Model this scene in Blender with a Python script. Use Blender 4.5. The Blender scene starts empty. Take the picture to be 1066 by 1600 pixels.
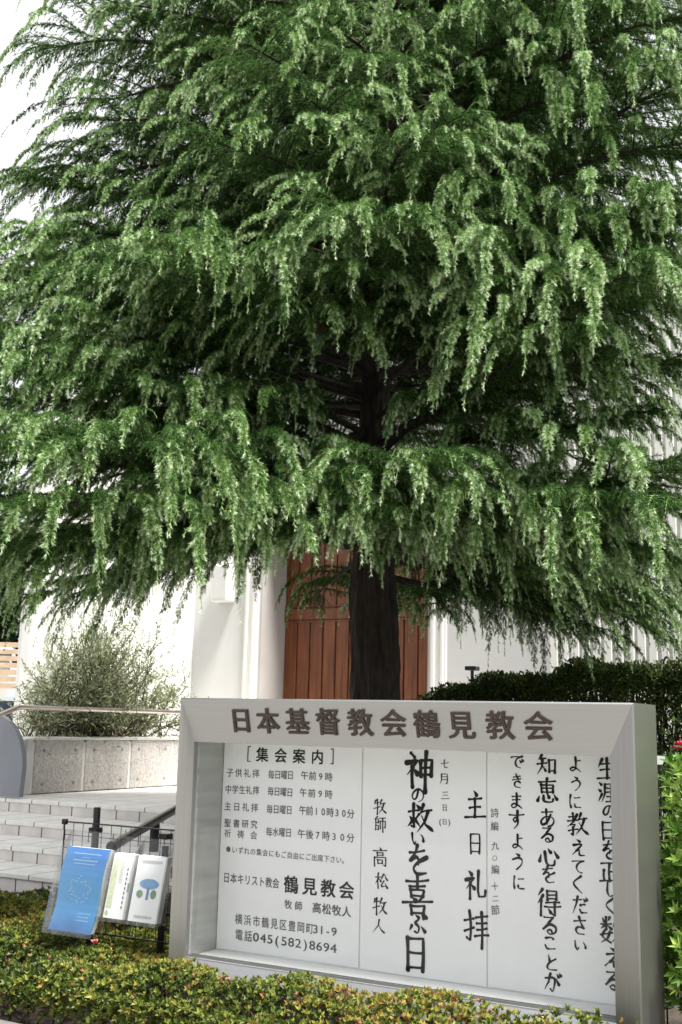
import bpy, bmesh, math, random
import numpy as np
from mathutils import Vector, Matrix

# ------------------------------------------------------------------ camera
SC = bpy.context.scene
COL = SC.collection
F_PX, PITCH, ROLL, YAW, EYE = 1729.4, .1883, -.0228, .5097, 1.6
cam_d = bpy.data.cameras.new('camera')
cam_d.sensor_fit = 'VERTICAL'; cam_d.sensor_height = 36.0; cam_d.lens = F_PX / 1600 * 36
cam_d.clip_start = .05; cam_d.clip_end = 2000
cam = bpy.data.objects.new('camera', cam_d); COL.objects.link(cam)
cam.matrix_world = Matrix.Translation((0, 0, EYE)) @ Matrix.Rotation(math.pi/2 + PITCH, 4, 'X') @ Matrix.Rotation(-ROLL, 4, 'Z')
SC.camera = cam
cam_d.dof.use_dof = False

# ------------------------------------------------------------------ sky and sun
A = np.array([math.cos(YAW), -math.sin(YAW), 0.]); N = np.array([math.sin(YAW), math.cos(YAW), 0.]); Zv = np.array([0, 0, 1.])
SUN_EL = math.radians(68)
to_sun_h = A*.92 - N*.28
to_sun = to_sun_h/np.linalg.norm(to_sun_h)*math.cos(SUN_EL) + Zv*math.sin(SUN_EL)
W = bpy.data.worlds.new('World'); SC.world = W; W.use_nodes = True
nt = W.node_tree; bg = nt.nodes['Background']
sky = nt.nodes.new('ShaderNodeTexSky'); sky.sky_type = 'NISHITA'; sky.sun_disc = False
sky.sun_elevation = SUN_EL; sky.sun_rotation = math.atan2(to_sun[0], to_sun[1])
sky.air_density = 1.0; sky.dust_density = 4.0; sky.ozone_density = 1.0
hs = nt.nodes.new('ShaderNodeHueSaturation'); hs.inputs['Saturation'].default_value = .22
nt.links.new(sky.outputs[0], hs.inputs['Color'])
# thin bright cloud cover over the whole sky
ctc = nt.nodes.new('ShaderNodeTexCoord'); cn = nt.nodes.new('ShaderNodeTexNoise'); cn.inputs['Scale'].default_value = 2.2; cn.inputs['Detail'].default_value = 6
nt.links.new(ctc.outputs['Generated'], cn.inputs['Vector'])
cr = nt.nodes.new('ShaderNodeMapRange'); cr.inputs[1].default_value = .3; cr.inputs[2].default_value = .7; cr.inputs[3].default_value = .72; cr.inputs[4].default_value = .95
nt.links.new(cn.outputs['Fac'], cr.inputs[0])
cm = nt.nodes.new('ShaderNodeMixRGB'); cm.inputs[2].default_value = (3.95, 3.98, 4.05, 1)
nt.links.new(cr.outputs[0], cm.inputs[0]); nt.links.new(hs.outputs[0], cm.inputs[1]); nt.links.new(cm.outputs[0], bg.inputs['Color'])
bg.inputs['Strength'].default_value = .12
sun_d = bpy.data.lights.new('sun', 'SUN'); sun_d.energy = 4.4; sun_d.angle = math.radians(12); sun_d.color = (1, .955, .88)
sun = bpy.data.objects.new('sun', sun_d); COL.objects.link(sun)
sun.rotation_euler = Vector(to_sun).to_track_quat('Z', 'Y').to_euler()
SC.view_settings.view_transform = 'Standard'; SC.view_settings.look = 'None'
SC.view_settings.exposure = 1.38; SC.view_settings.gamma = 1
SC.render.engine = 'CYCLES'
SC.cycles.use_denoising = True
SC.cycles.max_bounces = 8; SC.cycles.diffuse_bounces = 4; SC.cycles.transparent_max_bounces = 16
SC.cycles.use_adaptive_sampling = True; SC.cycles.adaptive_threshold = .02
SC.cycles.sample_clamp_indirect = 6

rng = np.random.default_rng(7); random.seed(7)

# ------------------------------------------------------------------ helpers
C0 = np.array([0, 0, EYE])
def P(a, n, z): return a*A + n*N + z*Zv
def ray(px, py):
    u2 = (px-533)/F_PX; v2 = (800-py)/F_PX
    u = u2*math.cos(ROLL)+v2*math.sin(ROLL); v = -u2*math.sin(ROLL)+v2*math.cos(ROLL)
    return np.array([u, math.cos(PITCH)-v*math.sin(PITCH), math.sin(PITCH)+v*math.cos(PITCH)])
def an(p): return float(p@A), float(p@N), float(p[2])
def at_n(px, py, n): d = ray(px, py); return an(C0+d*(n/(d@N)))
def at_y(px, py, y): d = ray(px, py); return C0+d*(y/d[1])

def tag(o, label=None, cat=None, group=None, kind=None):
    if label: o['label'] = label
    if cat: o['category'] = cat
    if group: o['group'] = group
    if kind: o['kind'] = kind
    return o
def root(name, loc, label, cat, group=None):
    o = bpy.data.objects.new(name, None); o.empty_display_size = .1
    o.location = Vector(loc); COL.objects.link(o)
    return tag(o, label, cat, group)
def wloc(o):
    v = np.zeros(3)
    while o is not None:
        v += np.array(o.location); o = o.parent
    return v

class MB:
    def __init__(s): s.v = []; s.f = []
    def add(s, vs, fs):
        k = len(s.v); s.v += [tuple(map(float, v)) for v in vs]; s.f += [tuple(i+k for i in f) for f in fs]; return s
    def hexa(s, p):      # 8 points: bottom ring 0-3, top ring 4-7
        return s.add(p, [(3,2,1,0),(4,5,6,7),(0,1,5,4),(1,2,6,5),(2,3,7,6),(3,0,4,7)])
    def box(s, a0, a1, n0, n1, z0, z1):
        return s.hexa([P(a0,n0,z0),P(a1,n0,z0),P(a1,n1,z0),P(a0,n1,z0),P(a0,n0,z1),P(a1,n0,z1),P(a1,n1,z1),P(a0,n1,z1)])
    def bbox(s, a0, a1, n0, n1, z0, z1, b=.006, seg=1):
        bm = bmesh.new(); t = MB().box(a0,a1,n0,n1,z0,z1)
        vs = [bm.verts.new(v) for v in t.v]
        for f in t.f: bm.faces.new([vs[i] for i in f])
        bmesh.ops.bevel(bm, geom=bm.edges[:], offset=b, segments=seg, affect='EDGES', profile=.5)
        bm.verts.index_update()
        s.add([v.co for v in bm.verts], [[v.index for v in f.verts] for f in bm.faces]); bm.free(); return s
    def prism(s, pts, d):   # planar polygon pts (world) extruded by vector d
        n = len(pts); pts = [np.array(p, float) for p in pts]; d = np.array(d, float)
        fs = [tuple(range(n-1,-1,-1)), tuple(range(n, 2*n))] + [(i,(i+1)%n,(i+1)%n+n,i+n) for i in range(n)]
        return s.add(pts+[p+d for p in pts], fs)
    def tube(s, pts, rad, seg=8, cap=True):
        pts = [np.array(p, float) for p in pts]; n = len(pts)
        rad = [rad]*n if np.isscalar(rad) else rad
        vs = []; fs = []; prev = None
        for i, p in enumerate(pts):
            t = pts[min(i+1,n-1)]-pts[max(i-1,0)]; t = t/(np.linalg.norm(t)+1e-9)
            if prev is None:
                h = np.array([0,0,1.]) if abs(t[2]) < .9 else np.array([1.,0,0])
                x = np.cross(t, h)
            else: x = prev - t*(prev@t)
            x /= np.linalg.norm(x)+1e-9; prev = x; y = np.cross(t, x)
            for k in range(seg):
                g = 2*math.pi*k/seg; vs.append(p+rad[i]*(x*math.cos(g)+y*math.sin(g)))
        for i in range(n-1):
            for k in range(seg):
                fs.append((i*seg+k, i*seg+(k+1)%seg, (i+1)*seg+(k+1)%seg, (i+1)*seg+k))
        if cap: fs += [tuple(range(seg-1,-1,-1)), tuple(range((n-1)*seg, n*seg))]
        return s.add(vs, fs)
    def build(s, name, mat, parent=None, smooth=False):
        base = wloc(parent) if parent is not None else np.zeros(3)
        me = bpy.data.meshes.new(name)
        me.from_pydata([(v[0]-base[0], v[1]-base[1], v[2]-base[2]) for v in s.v], [], s.f)
        me.validate()
        bm = bmesh.new(); bm.from_mesh(me); bmesh.ops.recalc_face_normals(bm, faces=bm.faces); bm.to_mesh(me); bm.free()
        if smooth:
            me.polygons.foreach_set('use_smooth', [True]*len(me.polygons))
            me.set_sharp_from_angle(angle=math.radians(40))
        o = bpy.data.objects.new(name, me); COL.objects.link(o)
        if parent is not None: o.parent = parent
        me.materials.append(mat)
        return o

def big_mesh(name, verts, faces_n, tint, mat, parent=None):
    """verts (M,3) laid out face by face, faces_n corners per face (unshared); tint: per-vertex float"""
    base = wloc(parent) if parent is not None else np.zeros(3)
    M = len(verts); nf = M//faces_n
    me = bpy.data.meshes.new(name)
    me.vertices.add(M); me.vertices.foreach_set('co', (verts-base).astype(np.float32).ravel())
    me.loops.add(M); me.loops.foreach_set('vertex_index', np.arange(M, dtype=np.int32))
    me.polygons.add(nf); me.polygons.foreach_set('loop_start', np.arange(0, M, faces_n, dtype=np.int32))
    at = me.attributes.new('tint', 'FLOAT', 'POINT'); at.data.foreach_set('value', tint.astype(np.float32))
    me.update(calc_edges=True)
    me.materials.append(mat)
    o = bpy.data.objects.new(name, me); COL.objects.link(o)
    if parent is not None: o.parent = parent
    return o

def nrm(v): return v/(np.linalg.norm(v, axis=-1, keepdims=True)+1e-9)

# ------------------------------------------------------------------ materials
def new_mat(name):
    m = bpy.data.materials.new(name); m.use_nodes = True
    return m, m.node_tree, m.node_tree.nodes['Principled BSDF']
def mat(name, col, rough=.6, metal=0., var=.12, scale=6., bump=0., bscale=60., stretch=None, spec=.5):
    m, t, b = new_mat(name)
    tc = t.nodes.new('ShaderNodeTexCoord'); src = tc.outputs['Object']
    if stretch:
        mp = t.nodes.new('ShaderNodeMapping'); mp.inputs['Scale'].default_value = stretch
        if len(stretch) == 3: mp.inputs['Rotation'].default_value = (0, 0, 0)
        rt = t.nodes.new('ShaderNodeMapping'); rt.inputs['Rotation'].default_value = (0, 0, YAW)
        t.links.new(src, rt.inputs[0]); t.links.new(rt.outputs[0], mp.inputs[0]); src = mp.outputs[0]
    nz = t.nodes.new('ShaderNodeTexNoise'); nz.inputs['Scale'].default_value = scale; nz.inputs['Detail'].default_value = 6
    t.links.new(src, nz.inputs['Vector'])
    rp = t.nodes.new('ShaderNodeValToRGB')
    c = np.array(col)
    rp.color_ramp.elements[0].position = .3; rp.color_ramp.elements[1].position = .7
    rp.color_ramp.elements[0].color = (*np.clip(c*(1-var), 0, 1), 1); rp.color_ramp.elements[1].color = (*np.clip(c*(1+var), 0, .95), 1)
    t.links.new(nz.outputs['Fac'], rp.inputs[0]); t.links.new(rp.outputs[0], b.inputs['Base Color'])
    b.inputs['Roughness'].default_value = rough; b.inputs['Metallic'].default_value = metal
    b.inputs['Specular IOR Level'].default_value = spec
    if bump:
        n2 = t.nodes.new('ShaderNodeTexNoise'); n2.inputs['Scale'].default_value = bscale; n2.inputs['Detail'].default_value = 4
        t.links.new(src, n2.inputs['Vector'])
        bp = t.nodes.new('ShaderNodeBump'); bp.inputs['Strength'].default_value = bump; bp.inputs['Distance'].default_value = .01
        t.links.new(n2.outputs['Fac'], bp.inputs['Height']); t.links.new(bp.outputs[0], b.inputs['Normal'])
    return m
def leaf_mat(name, stops, rough=.55, trans=.3, spec=.3):
    m, t, b = new_mat(name)
    a = t.nodes.new('ShaderNodeAttribute'); a.attribute_name = 'tint'
    rp = t.nodes.new('ShaderNodeValToRGB'); r = rp.color_ramp
    r.elements[0].position = stops[0][0]; r.elements[0].color = (*stops[0][1], 1)
    r.elements[1].position = stops[-1][0]; r.elements[1].color = (*stops[-1][1], 1)
    for p, c in stops[1:-1]:
        e = r.elements.new(p); e.color = (*c, 1)
    t.links.new(a.outputs['Fac'], rp.inputs[0]); t.links.new(rp.outputs[0], b.inputs['Base Color'])
    b.inputs['Roughness'].default_value = rough; b.inputs['Specular IOR Level'].default_value = spec
    tr = t.nodes.new('ShaderNodeBsdfTranslucent'); t.links.new(rp.outputs[0], tr.inputs['Color'])
    mx = t.nodes.new('ShaderNodeMixShader'); mx.inputs[0].default_value = trans
    t.links.new(b.outputs[0], mx.inputs[1]); t.links.new(tr.outputs[0], mx.inputs[2])
    t.links.new(mx.outputs[0], t.nodes['Material Output'].inputs['Surface'])
    return m
def clear_mat(name, tintc=(1,1,1), gloss=.6, base=.02):
    m, t, b = new_mat(name)
    t.nodes.remove(b)
    tr = t.nodes.new('ShaderNodeBsdfTransparent'); tr.inputs[0].default_value = (*tintc, 1)
    gl = t.nodes.new('ShaderNodeBsdfGlossy'); gl.inputs['Roughness'].default_value = .02
    fr = t.nodes.new('ShaderNodeFresnel'); fr.inputs[0].default_value = 1.45
    mu = t.nodes.new('ShaderNodeMath'); mu.operation = 'MULTIPLY_ADD'; mu.inputs[1].default_value = gloss; mu.inputs[2].default_value = base
    mx = t.nodes.new('ShaderNodeMixShader')
    t.links.new(fr.outputs[0], mu.inputs[0]); t.links.new(mu.outputs[0], mx.inputs[0])
    t.links.new(tr.outputs[0], mx.inputs[1]); t.links.new(gl.outputs[0], mx.inputs[2])
    t.links.new(mx.outputs[0], t.nodes['Material Output'].inputs['Surface'])
    return m
def wood_mat(name, c0, c1, rough=.45):
    m, t, b = new_mat(name)
    tc = t.nodes.new('ShaderNodeTexCoord'); mp = t.nodes.new('ShaderNodeMapping'); mp.inputs['Scale'].default_value = (14, 14, .9)
    nz = t.nodes.new('ShaderNodeTexNoise'); nz.inputs['Scale'].default_value = 2.2; nz.inputs['Detail'].default_value = 8; nz.inputs['Distortion'].default_value = .6
    t.links.new(tc.outputs['Object'], mp.inputs[0]); t.links.new(mp.outputs[0], nz.inputs['Vector'])
    rp = t.nodes.new('ShaderNodeValToRGB'); rp.color_ramp.elements[0].position = .3; rp.color_ramp.elements[1].position = .72
    rp.color_ramp.elements[0].color = (*c0, 1); rp.color_ramp.elements[1].color = (*c1, 1)
    t.links.new(nz.outputs['Fac'], rp.inputs[0]); t.links.new(rp.outputs[0], b.inputs['Base Color'])
    b.inputs['Roughness'].default_value = rough
    return m
def tile_mat(name, col, sx, sz, grout, var=.1):
    """stone tiles: seams every sx along the steps and every sz across"""
    m, t, b = new_mat(name)
    tc = t.nodes.new('ShaderNodeTexCoord'); rt = t.nodes.new('ShaderNodeMapping'); rt.vector_type = 'TEXTURE'
    rt.inputs['Rotation'].default_value = (0, 0, -YAW)
    t.links.new(tc.outputs['Object'], rt.inputs[0])
    sp = t.nodes.new('ShaderNodeSeparateXYZ'); t.links.new(rt.outputs[0], sp.inputs[0])
    def seam(out, s):
        d = t.nodes.new('ShaderNodeMath'); d.operation = 'DIVIDE'; d.inputs[1].default_value = s; t.links.new(out, d.inputs[0])
        f = t.nodes.new('ShaderNodeMath'); f.operation = 'FRACT'; t.links.new(d.outputs[0], f.inputs[0])
        g = t.nodes.new('ShaderNodeMath'); g.operation = 'LESS_THAN'; g.inputs[1].default_value = .012/s; t.links.new(f.outputs[0], g.inputs[0]); return g.outputs[0]
    s1 = seam(sp.outputs[0], sx); s2 = seam(sp.outputs[1], sz)
    mxm = t.nodes.new('ShaderNodeMath'); mxm.operation = 'MAXIMUM'; t.links.new(s1, mxm.inputs[0]); t.links.new(s2, mxm.inputs[1])
    nz = t.nodes.new('ShaderNodeTexNoise'); nz.inputs['Scale'].default_value = 9; nz.inputs['Detail'].default_value = 8; t.links.new(tc.outputs['Object'], nz.inputs['Vector'])
    rp = t.nodes.new('ShaderNodeValToRGB'); c = np.array(col)
    rp.color_ramp.elements[0].color = (*c*(1-var), 1); rp.color_ramp.elements[1].color = (*np.clip(c*(1+var), 0, .9), 1)
    rp.color_ramp.elements[0].position = .3; rp.color_ramp.elements[1].position = .7
    t.links.new(nz.outputs['Fac'], rp.inputs[0])
    mx = t.nodes.new('ShaderNodeMixRGB'); mx.inputs[2].default_value = (*grout, 1)
    t.links.new(mxm.outputs[0], mx.inputs[0]); t.links.new(rp.outputs[0], mx.inputs[1]); t.links.new(mx.outputs[0], b.inputs['Base Color'])
    b.inputs['Roughness'].default_value = .7
    return m

M_steel = mat('brushed_steel', (.38,.385,.39), .40, 1., .035, 3., .03, 40., (1.2, 60, 60))
M_steel_v = mat('upright_steel_dark_reflection', (.33,.325,.32), .40, .85, .05, 2.5, .03, 40., (60, 60, 1.2))  # base darker than the header steel, standing in for dark reflections
M_inner = mat('case_lining', (.84,.85,.84), .45, .0, .06, 4., 0, 1, (1,1,9))
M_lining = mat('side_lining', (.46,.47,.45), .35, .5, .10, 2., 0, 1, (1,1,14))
M_paper = mat('notice_paper', (.91,.92,.94), .8, 0, .012, 2.)
M_ink = mat('black_ink', (.010,.010,.013), .9, 0, .3, 30., spec=.1)
M_ink_grey = mat('grey_ink', (.05,.05,.06), .6, 0, .3, 30.)
M_bronze = mat('bronze_letter', (.050,.032,.026), .55, .1, .25, 20.)
M_glass = clear_mat('case_glass', (.995,.998,1.0), .5, .002)
M_plastic = clear_mat('clear_plastic', (.985,.988,.99), .35, .012)
M_white = mat('white_render', (.58,.58,.585), .8, 0, .03, 2., .05, 90.)
M_siding = mat('white_siding', (.82,.82,.80), .6, 0, .03, 3.)
M_cream = mat('cream_wall', (.66,.63,.58), .85, 0, .05, 2.)
M_trim = mat('white_trim', (.78,.77,.75), .5, 0, .03, 4.)
M_jamb = mat('grey_reveal', (.44,.42,.41), .7, 0, .05, 3.)
M_door = wood_mat('red_wood', (.060,.017,.005), (.205,.055,.013))
M_roof = mat('roof_sheet', (.12,.12,.13), .5, .3, .1, 5.)
M_concrete = mat('fair_concrete', (.46,.44,.425), .85, 0, .26, 38., .8, 110.)
M_concrete_lt = mat('pale_concrete', (.66,.65,.62), .85, 0, .08, 8., .2, 60.)
M_hole = mat('tie_hole', (.24,.225,.21), .9)
M_tread = tile_mat('tread_stone', (.85,.82,.785), .30, 5.17, (.30,.28,.27))
M_riser = tile_mat('riser_tile', (.72,.685,.67), .235, 50.0, (.12,.11,.11), .12)
M_railsteel = mat('rail_steel', (.50,.45,.43), .38, .9, .08, 8.)
M_black = mat('black_metal', (.018,.018,.02), .32, .4, .2, 20.)
M_wire = mat('dark_wire', (.03,.03,.032), .45, .5)
M_bark = mat('cedar_bark', (.034,.026,.022), .95, 0, .55, 30., .9, 60., (1.,1.,.3))
M_soil = mat('soil', (.045,.035,.026), 1., 0, .4, 20., .8, 50.)
M_asphalt = mat('asphalt', (.055,.055,.057), .9, 0, .25, 80., .5, 200.)
M_kerb = mat('kerb_stone', (.13,.115,.11), .85, 0, .2, 25., .4, 90.)
M_bluepanel = mat('blue_grey_panel', (.21,.225,.265), .38, 0, .05, 3.)
M_fencewood = mat('fence_slat', (.50,.38,.26), .7, 0, .15, 6.)
M_navy = mat('navy_metal', (.03,.045,.075), .45, .3)
M_palblue = mat('pale_blue_sheet', (.55,.68,.76), .5, 0)
M_red = mat('red_gloss', (.22,.02,.02), .3)
M_teal = mat('teal_gloss', (.06,.22,.22), .35)
M_twig = mat('twig', (.085,.06,.042), .9, 0, .3, 20.)
M_needle = leaf_mat('cedar_needle', [(0,(.012,.036,.008)),(.30,(.052,.124,.028)),(.55,(.19,.32,.092)),(.88,(.60,.73,.48))], .7, .32, .12)
M_azalea = leaf_mat('azalea_leaf', [(0,(.020,.036,.011)),(.35,(.095,.14,.026)),(.6,(.25,.27,.05)),(.8,(.34,.27,.07)),(1,(.24,.09,.055))], .45, .3)
M_fresh = leaf_mat('fresh_leaf', [(0,(.02,.06,.012)),(.45,(.12,.25,.035)),(1,(.40,.54,.13))], .5, .42)
M_hedge = leaf_mat('hedge_leaf', [(0,(.018,.038,.010)),(.6,(.065,.115,.024)),(1,(.26,.31,.07))], .5, .2)
M_olive = leaf_mat('olive_leaf', [(0,(.07,.09,.045)),(.5,(.23,.28,.14)),(1,(.50,.54,.38))], .5, .25)
M_far = leaf_mat('far_leaf', [(0,(.008,.022,.006)),(.6,(.02,.05,.012)),(1,(.10,.14,.02))], .6, .2)
M_pink = mat('pink_petal', (.62,.06,.16), .6, 0, .2, 40.)
M_coral = mat('coral_petal', (.75,.16,.16), .6, 0, .2, 40.)

# ------------------------------------------------------------------ setting: ground, street, bed
tag(MB().add([(-300,-300,-.004),(300,-300,-.004),(300,300,-.004),(-300,300,-.004)], [(0,1,2,3)]).build('ground', M_asphalt), kind='structure')
tag(MB().box(-30, 12, 3.55, 40, -.3, .33).build('garden_soil', M_soil), kind='structure')
tag(MB().add([P(-30,-6,.004),P(12,-6,.004),P(12,3.36,.004),P(-30,3.36,.004)], [(0,1,2,3)]).build('pavement', tile_mat('paver', (.25,.24,.23), .3, .3, (.12,.12,.12))), kind='structure')
# unseen slope added behind the camera to block low sky light
hv = []; hf = []
gx = np.linspace(-70, 70, 57); gy = np.linspace(-9, -70, 25)
for y in gy:
    for x in gx:
        q = min(1, (-9-y)/11); hv.append((x, y, -.2+6.0*q*q*(3-2*q)+.8*math.sin(.5*x+.3*y)*q+.5*math.sin(1.3*x-.7*y)*q))
for j in range(24):
    for i in range(56): hf.append((j*57+i, j*57+i+1, (j+1)*57+i+1, (j+1)*57+i))
tag(MB().add(hv, hf).build('sky_blocker_hill', mat('sky_blocker_scrub', (.07,.08,.05), .95, 0, .5, .6, .6, 3.), smooth=True), kind='structure')
k = MB()
for i in range(24): k.bbox(-16+i*1.0, -16+i*1.0+.992, 3.36, 3.60, -.05, .372, .015, 2)
tag(k.build('kerb', M_kerb), kind='structure')

# ------------------------------------------------------------------ church
LAND = .91
FN = 10.83; AW = -8.05; NEAR = 8.15
ch = root('church', P(-4, FN, 0), 'white church with a ribbed side wing and a red wooden door behind the cedar', 'church')
def ribbed(a_fixed=None, n_fixed=None, lo=0, hi=1, z0=0, z1=5, pitch=.11, depth=.022, flip=1):
    mb = MB(); pts = []; x = lo
    while x < hi-1e-6:
        e = min(x+pitch, hi)
        pts += [(x,0),(x+pitch*.62,0),(x+pitch*.70,depth),(x+pitch*.92,depth)] if e-x > pitch*.95 else [(x,0)]
        x = e
    pts.append((hi,0))
    vs = []; fs = []
    for (u, d) in pts:
        for z in (z0, z1):
            vs.append(P(a_fixed-d*flip, u, z) if a_fixed is not None else P(u, n_fixed+d*flip, z))
    for i in range(len(pts)-1): fs.append((2*i, 2*i+2, 2*i+3, 2*i+1))
    return mb.add(vs, fs)
WZ = 5.6
wing = ribbed(a_fixed=AW, lo=NEAR, hi=FN-.002, z0=0, z1=WZ)
wing.box(AW-.16, AW-.03, NEAR, FN+.2, 0, WZ)
wing.build('wing_wall', M_siding, ch)
MB().bbox(AW-.10, AW+.012, NEAR-.03, NEAR+.06, 0, WZ, .008).build('corner_trim', M_trim, ch)
# facade, entrance reveal, ribbed right side
DL, DR, DN, DT = -7.11, -4.93, FN+.56, 4.3
RB = -3.6
fw = MB(); fw.box(AW, DL, FN, FN+6, 0, 6.4); fw.box(DL, DR, FN, FN+6, DT, 6.4); fw.box(DR, RB, FN, FN+6, 0, 6.4)
fw.box(DL, DR, DN+.1, FN+6, 0, DT)
fw.build('front_wall', M_white, ch)
rw = ribbed(n_fixed=FN, lo=RB, hi=6, z0=0, z1=6.4); rw.box(RB, 6, FN+.03, FN+6, 0, 6.4)
rw.build('ribbed_wall', M_siding, ch)
MB().box(AW+.4, 5.6, FN+.5, FN+5.6, 6.403, 6.45).build('roof', M_roof, ch)
jm = MB(); jm.box(DL-.002, DL+.028, FN+.004, DN, LAND, DT-.03); jm.box(DR-.028, DR+.002, FN+.004, DN, LAND, DT-.03)
jm.box(DL+.028, DR-.028, FN+.004, DN, DT-.03, DT-.002); jm.build('door_reveal', M_jamb, ch)
for s, e in ((DL, -1), (DR, 1)):
    c = MB(); c.bbox(s+e*.01 if e > 0 else s-.20, s+.20 if e > 0 else s-.01, FN-.025, FN+.002, LAND, DT+.16, .006)
    c.bbox(s+e*.055-.02, s+e*.055+.02, FN-.05, FN-.024, LAND, DT+.16, .008)
    c.bbox(s+e*.155-.018, s+e*.155+.018, FN-.045, FN-.024, LAND, DT+.16, .008)
    c.build('door_casing', M_trim, ch)
lm = MB(); lm.bbox(-7.709, -7.468, FN-.16, FN-.001, 2.975, 3.42, .012, 2)
wl = lm.build('wall_lamp', M_trim, ch); MB().bbox(-7.69, -7.487, FN-.172, FN-.159, 3.0, 3.40, .005).build('lamp_cover', M_white, wl)
# two door leaves of vertical planks
mid = (DL+DR)/2
for s, e in ((DL+.03, mid-.004), (mid+.004, DR-.03)):
    w = e-s; np_ = 6; pw = w/np_; d = MB()
    d.box(s, e, DN-.02, DN+.04, LAND+.01, DT-.03)
    for q in range(np_): d.bbox(s+q*pw+.006, s+(q+1)*pw-.006, DN-.042, DN-.019, LAND+.02, DT-.04, .006)
    leaf = d.build('door', M_door, ch)
    for z in (LAND+.04, 2.80, DT-.2): MB().bbox(s+.004, e-.004, DN-.068, DN-.041, z, z+.13, .008).build('door_rail', M_door, leaf)
    for z in (2.77, 2.945): MB().bbox(s+.004, e-.004, DN-.058, DN-.041, z, z+.022, .005).build('moulding', M_door, leaf)
    hx = e-.09 if s < mid-.5 else s+.09
    MB().tube([P(hx,DN-.042,1.75),P(hx,DN-.11,1.77),P(hx,DN-.11,2.08),P(hx,DN-.042,2.10)], .014).build('handle', M_black, leaf, True)

# ------------------------------------------------------------------ entrance steps
st = root('entrance_steps', P(-6, 7.55, 0), 'pale stone entrance steps with square tile risers leading to the church door', 'steps')
levels = [(7.15, LAND), (6.57, .80), (6.05, .69), (5.62, .583)]
SA0, SA1 = -9.2, -4.35
for i, (n0, z) in enumerate(levels):
    n1 = FN if i == 0 else levels[i-1][0]-.002
    if i == 0:
        MB().bbox(SA0, SA1, n0-.02, n1, z-.035, z, .006).build('landing', M_tread, st)
    else:
        MB().bbox(SA0, SA1, n0-.02, n1, z-.035, z, .006).build('tread', M_tread, st)
    MB().box(SA0, SA1, n0, n1 if i else FN, z-.30 if i == 0 else z-.16, z-.0355).build('riser', M_riser, st)

# ------------------------------------------------------------------ planter wall, olive, rails, panel
pl = root('planter_wall', P(-7.3, 7.46, LAND), 'rough grey concrete planter wall of square panels beside the landing', 'planter')
pn = [7.53, 8.20, 8.87, 9.56, 10.25]
for i in range(len(pn)-1):
    p_ = MB().bbox(-7.36, -7.30, pn[i]+.018, pn[i+1]-.018, LAND+.01, 1.385, .005).build('panel', M_concrete, pl)
    h = MB()
    for nn in (pn[i]+.13, pn[i+1]-.13):
        for z in (LAND+.09, 1.385-.09):
            h.tube([P(-7.301,nn,z),P(-7.2975,nn,z)], .017, 12)
    h.build('tie_hole', M_hole, p_)
c = MB(); c.box(-7.85, -7.355, 7.53, FN-.02, LAND+.002, 1.33)
for q in pn: c.box(-7.35, -7.309, q-.0175, q+.0175, LAND+.01, 1.37)
c.build('planter_core', M_concrete_lt, pl)
MB().bbox(-7.86, -7.285, 7.52, FN-.03, 1.386, 1.412, .006).build('cap', M_concrete_lt, pl)
MB().bbox(-7.62, -7.292, 7.43, 7.515, LAND+.002, 1.40, .008).build('end_post', M_white, pl)

hr = root('handrail', P(-7.2, 7.2, LAND), 'thin steel handrail running along the grey planter wall in front of the olive', 'handrail')
b0 = P(-7.2, 7.20, 1.672); b1 = P(-7.2, 10.3, 1.672)
lowp = at_y(-60, 1142, 8.6)
MB().tube([lowp, b0*.93+lowp*.07, b0, b0*.93+b1*.07, b1], .022, 10).build('rail', M_railsteel, hr, True)
for nn in (8.2, 9.56):
    pass
for nn in (9.85, 10.25): MB().tube([P(-7.2,nn,LAND),P(-7.2,nn,1.655)], .016).build('post', M_railsteel, hr, True)

# rounded panel
pts = [P(-8.3,7.12,LAND+.01), P(-7.035,7.12,LAND+.01)]
for i in range(13):
    g = math.radians(90*i/12); pts.append(P(-7.42+.40*math.cos(g), 7.12, 1.16+.45*math.sin(g)))
pts.append(P(-8.3,7.12,1.61))
tag(MB().prism(pts, N*.05).build('ramp_panel', M_bluepanel), 'smooth blue-grey panel with a rounded corner at the left end of the landing', 'panel')

def leaves(pos, dirs, L, Wd, tint, fold=.25, nrmv=None):
    """folded diamond leaves: two triangles each. arrays (K,3),(K,3),(K,),(K,),(K,)"""
    K = len(pos); dirs = nrm(dirs)
    if nrmv is None: nrmv = rng.normal(size=(K,3))
    side = nrm(np.cross(dirs, nrmv)); up = np.cross(side, dirs)
    L = L[:,None]; Wd = Wd[:,None]
    b = pos; tip = pos+dirs*L
    m = pos+dirs*L*.52
    l = m+side*Wd*.5+up*Wd*fold; r = m-side*Wd*.5+up*Wd*fold
    V = np.stack([b, r, tip, b, tip, l], 1).reshape(-1,3)
    return V, np.repeat(tint, 6)

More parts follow.
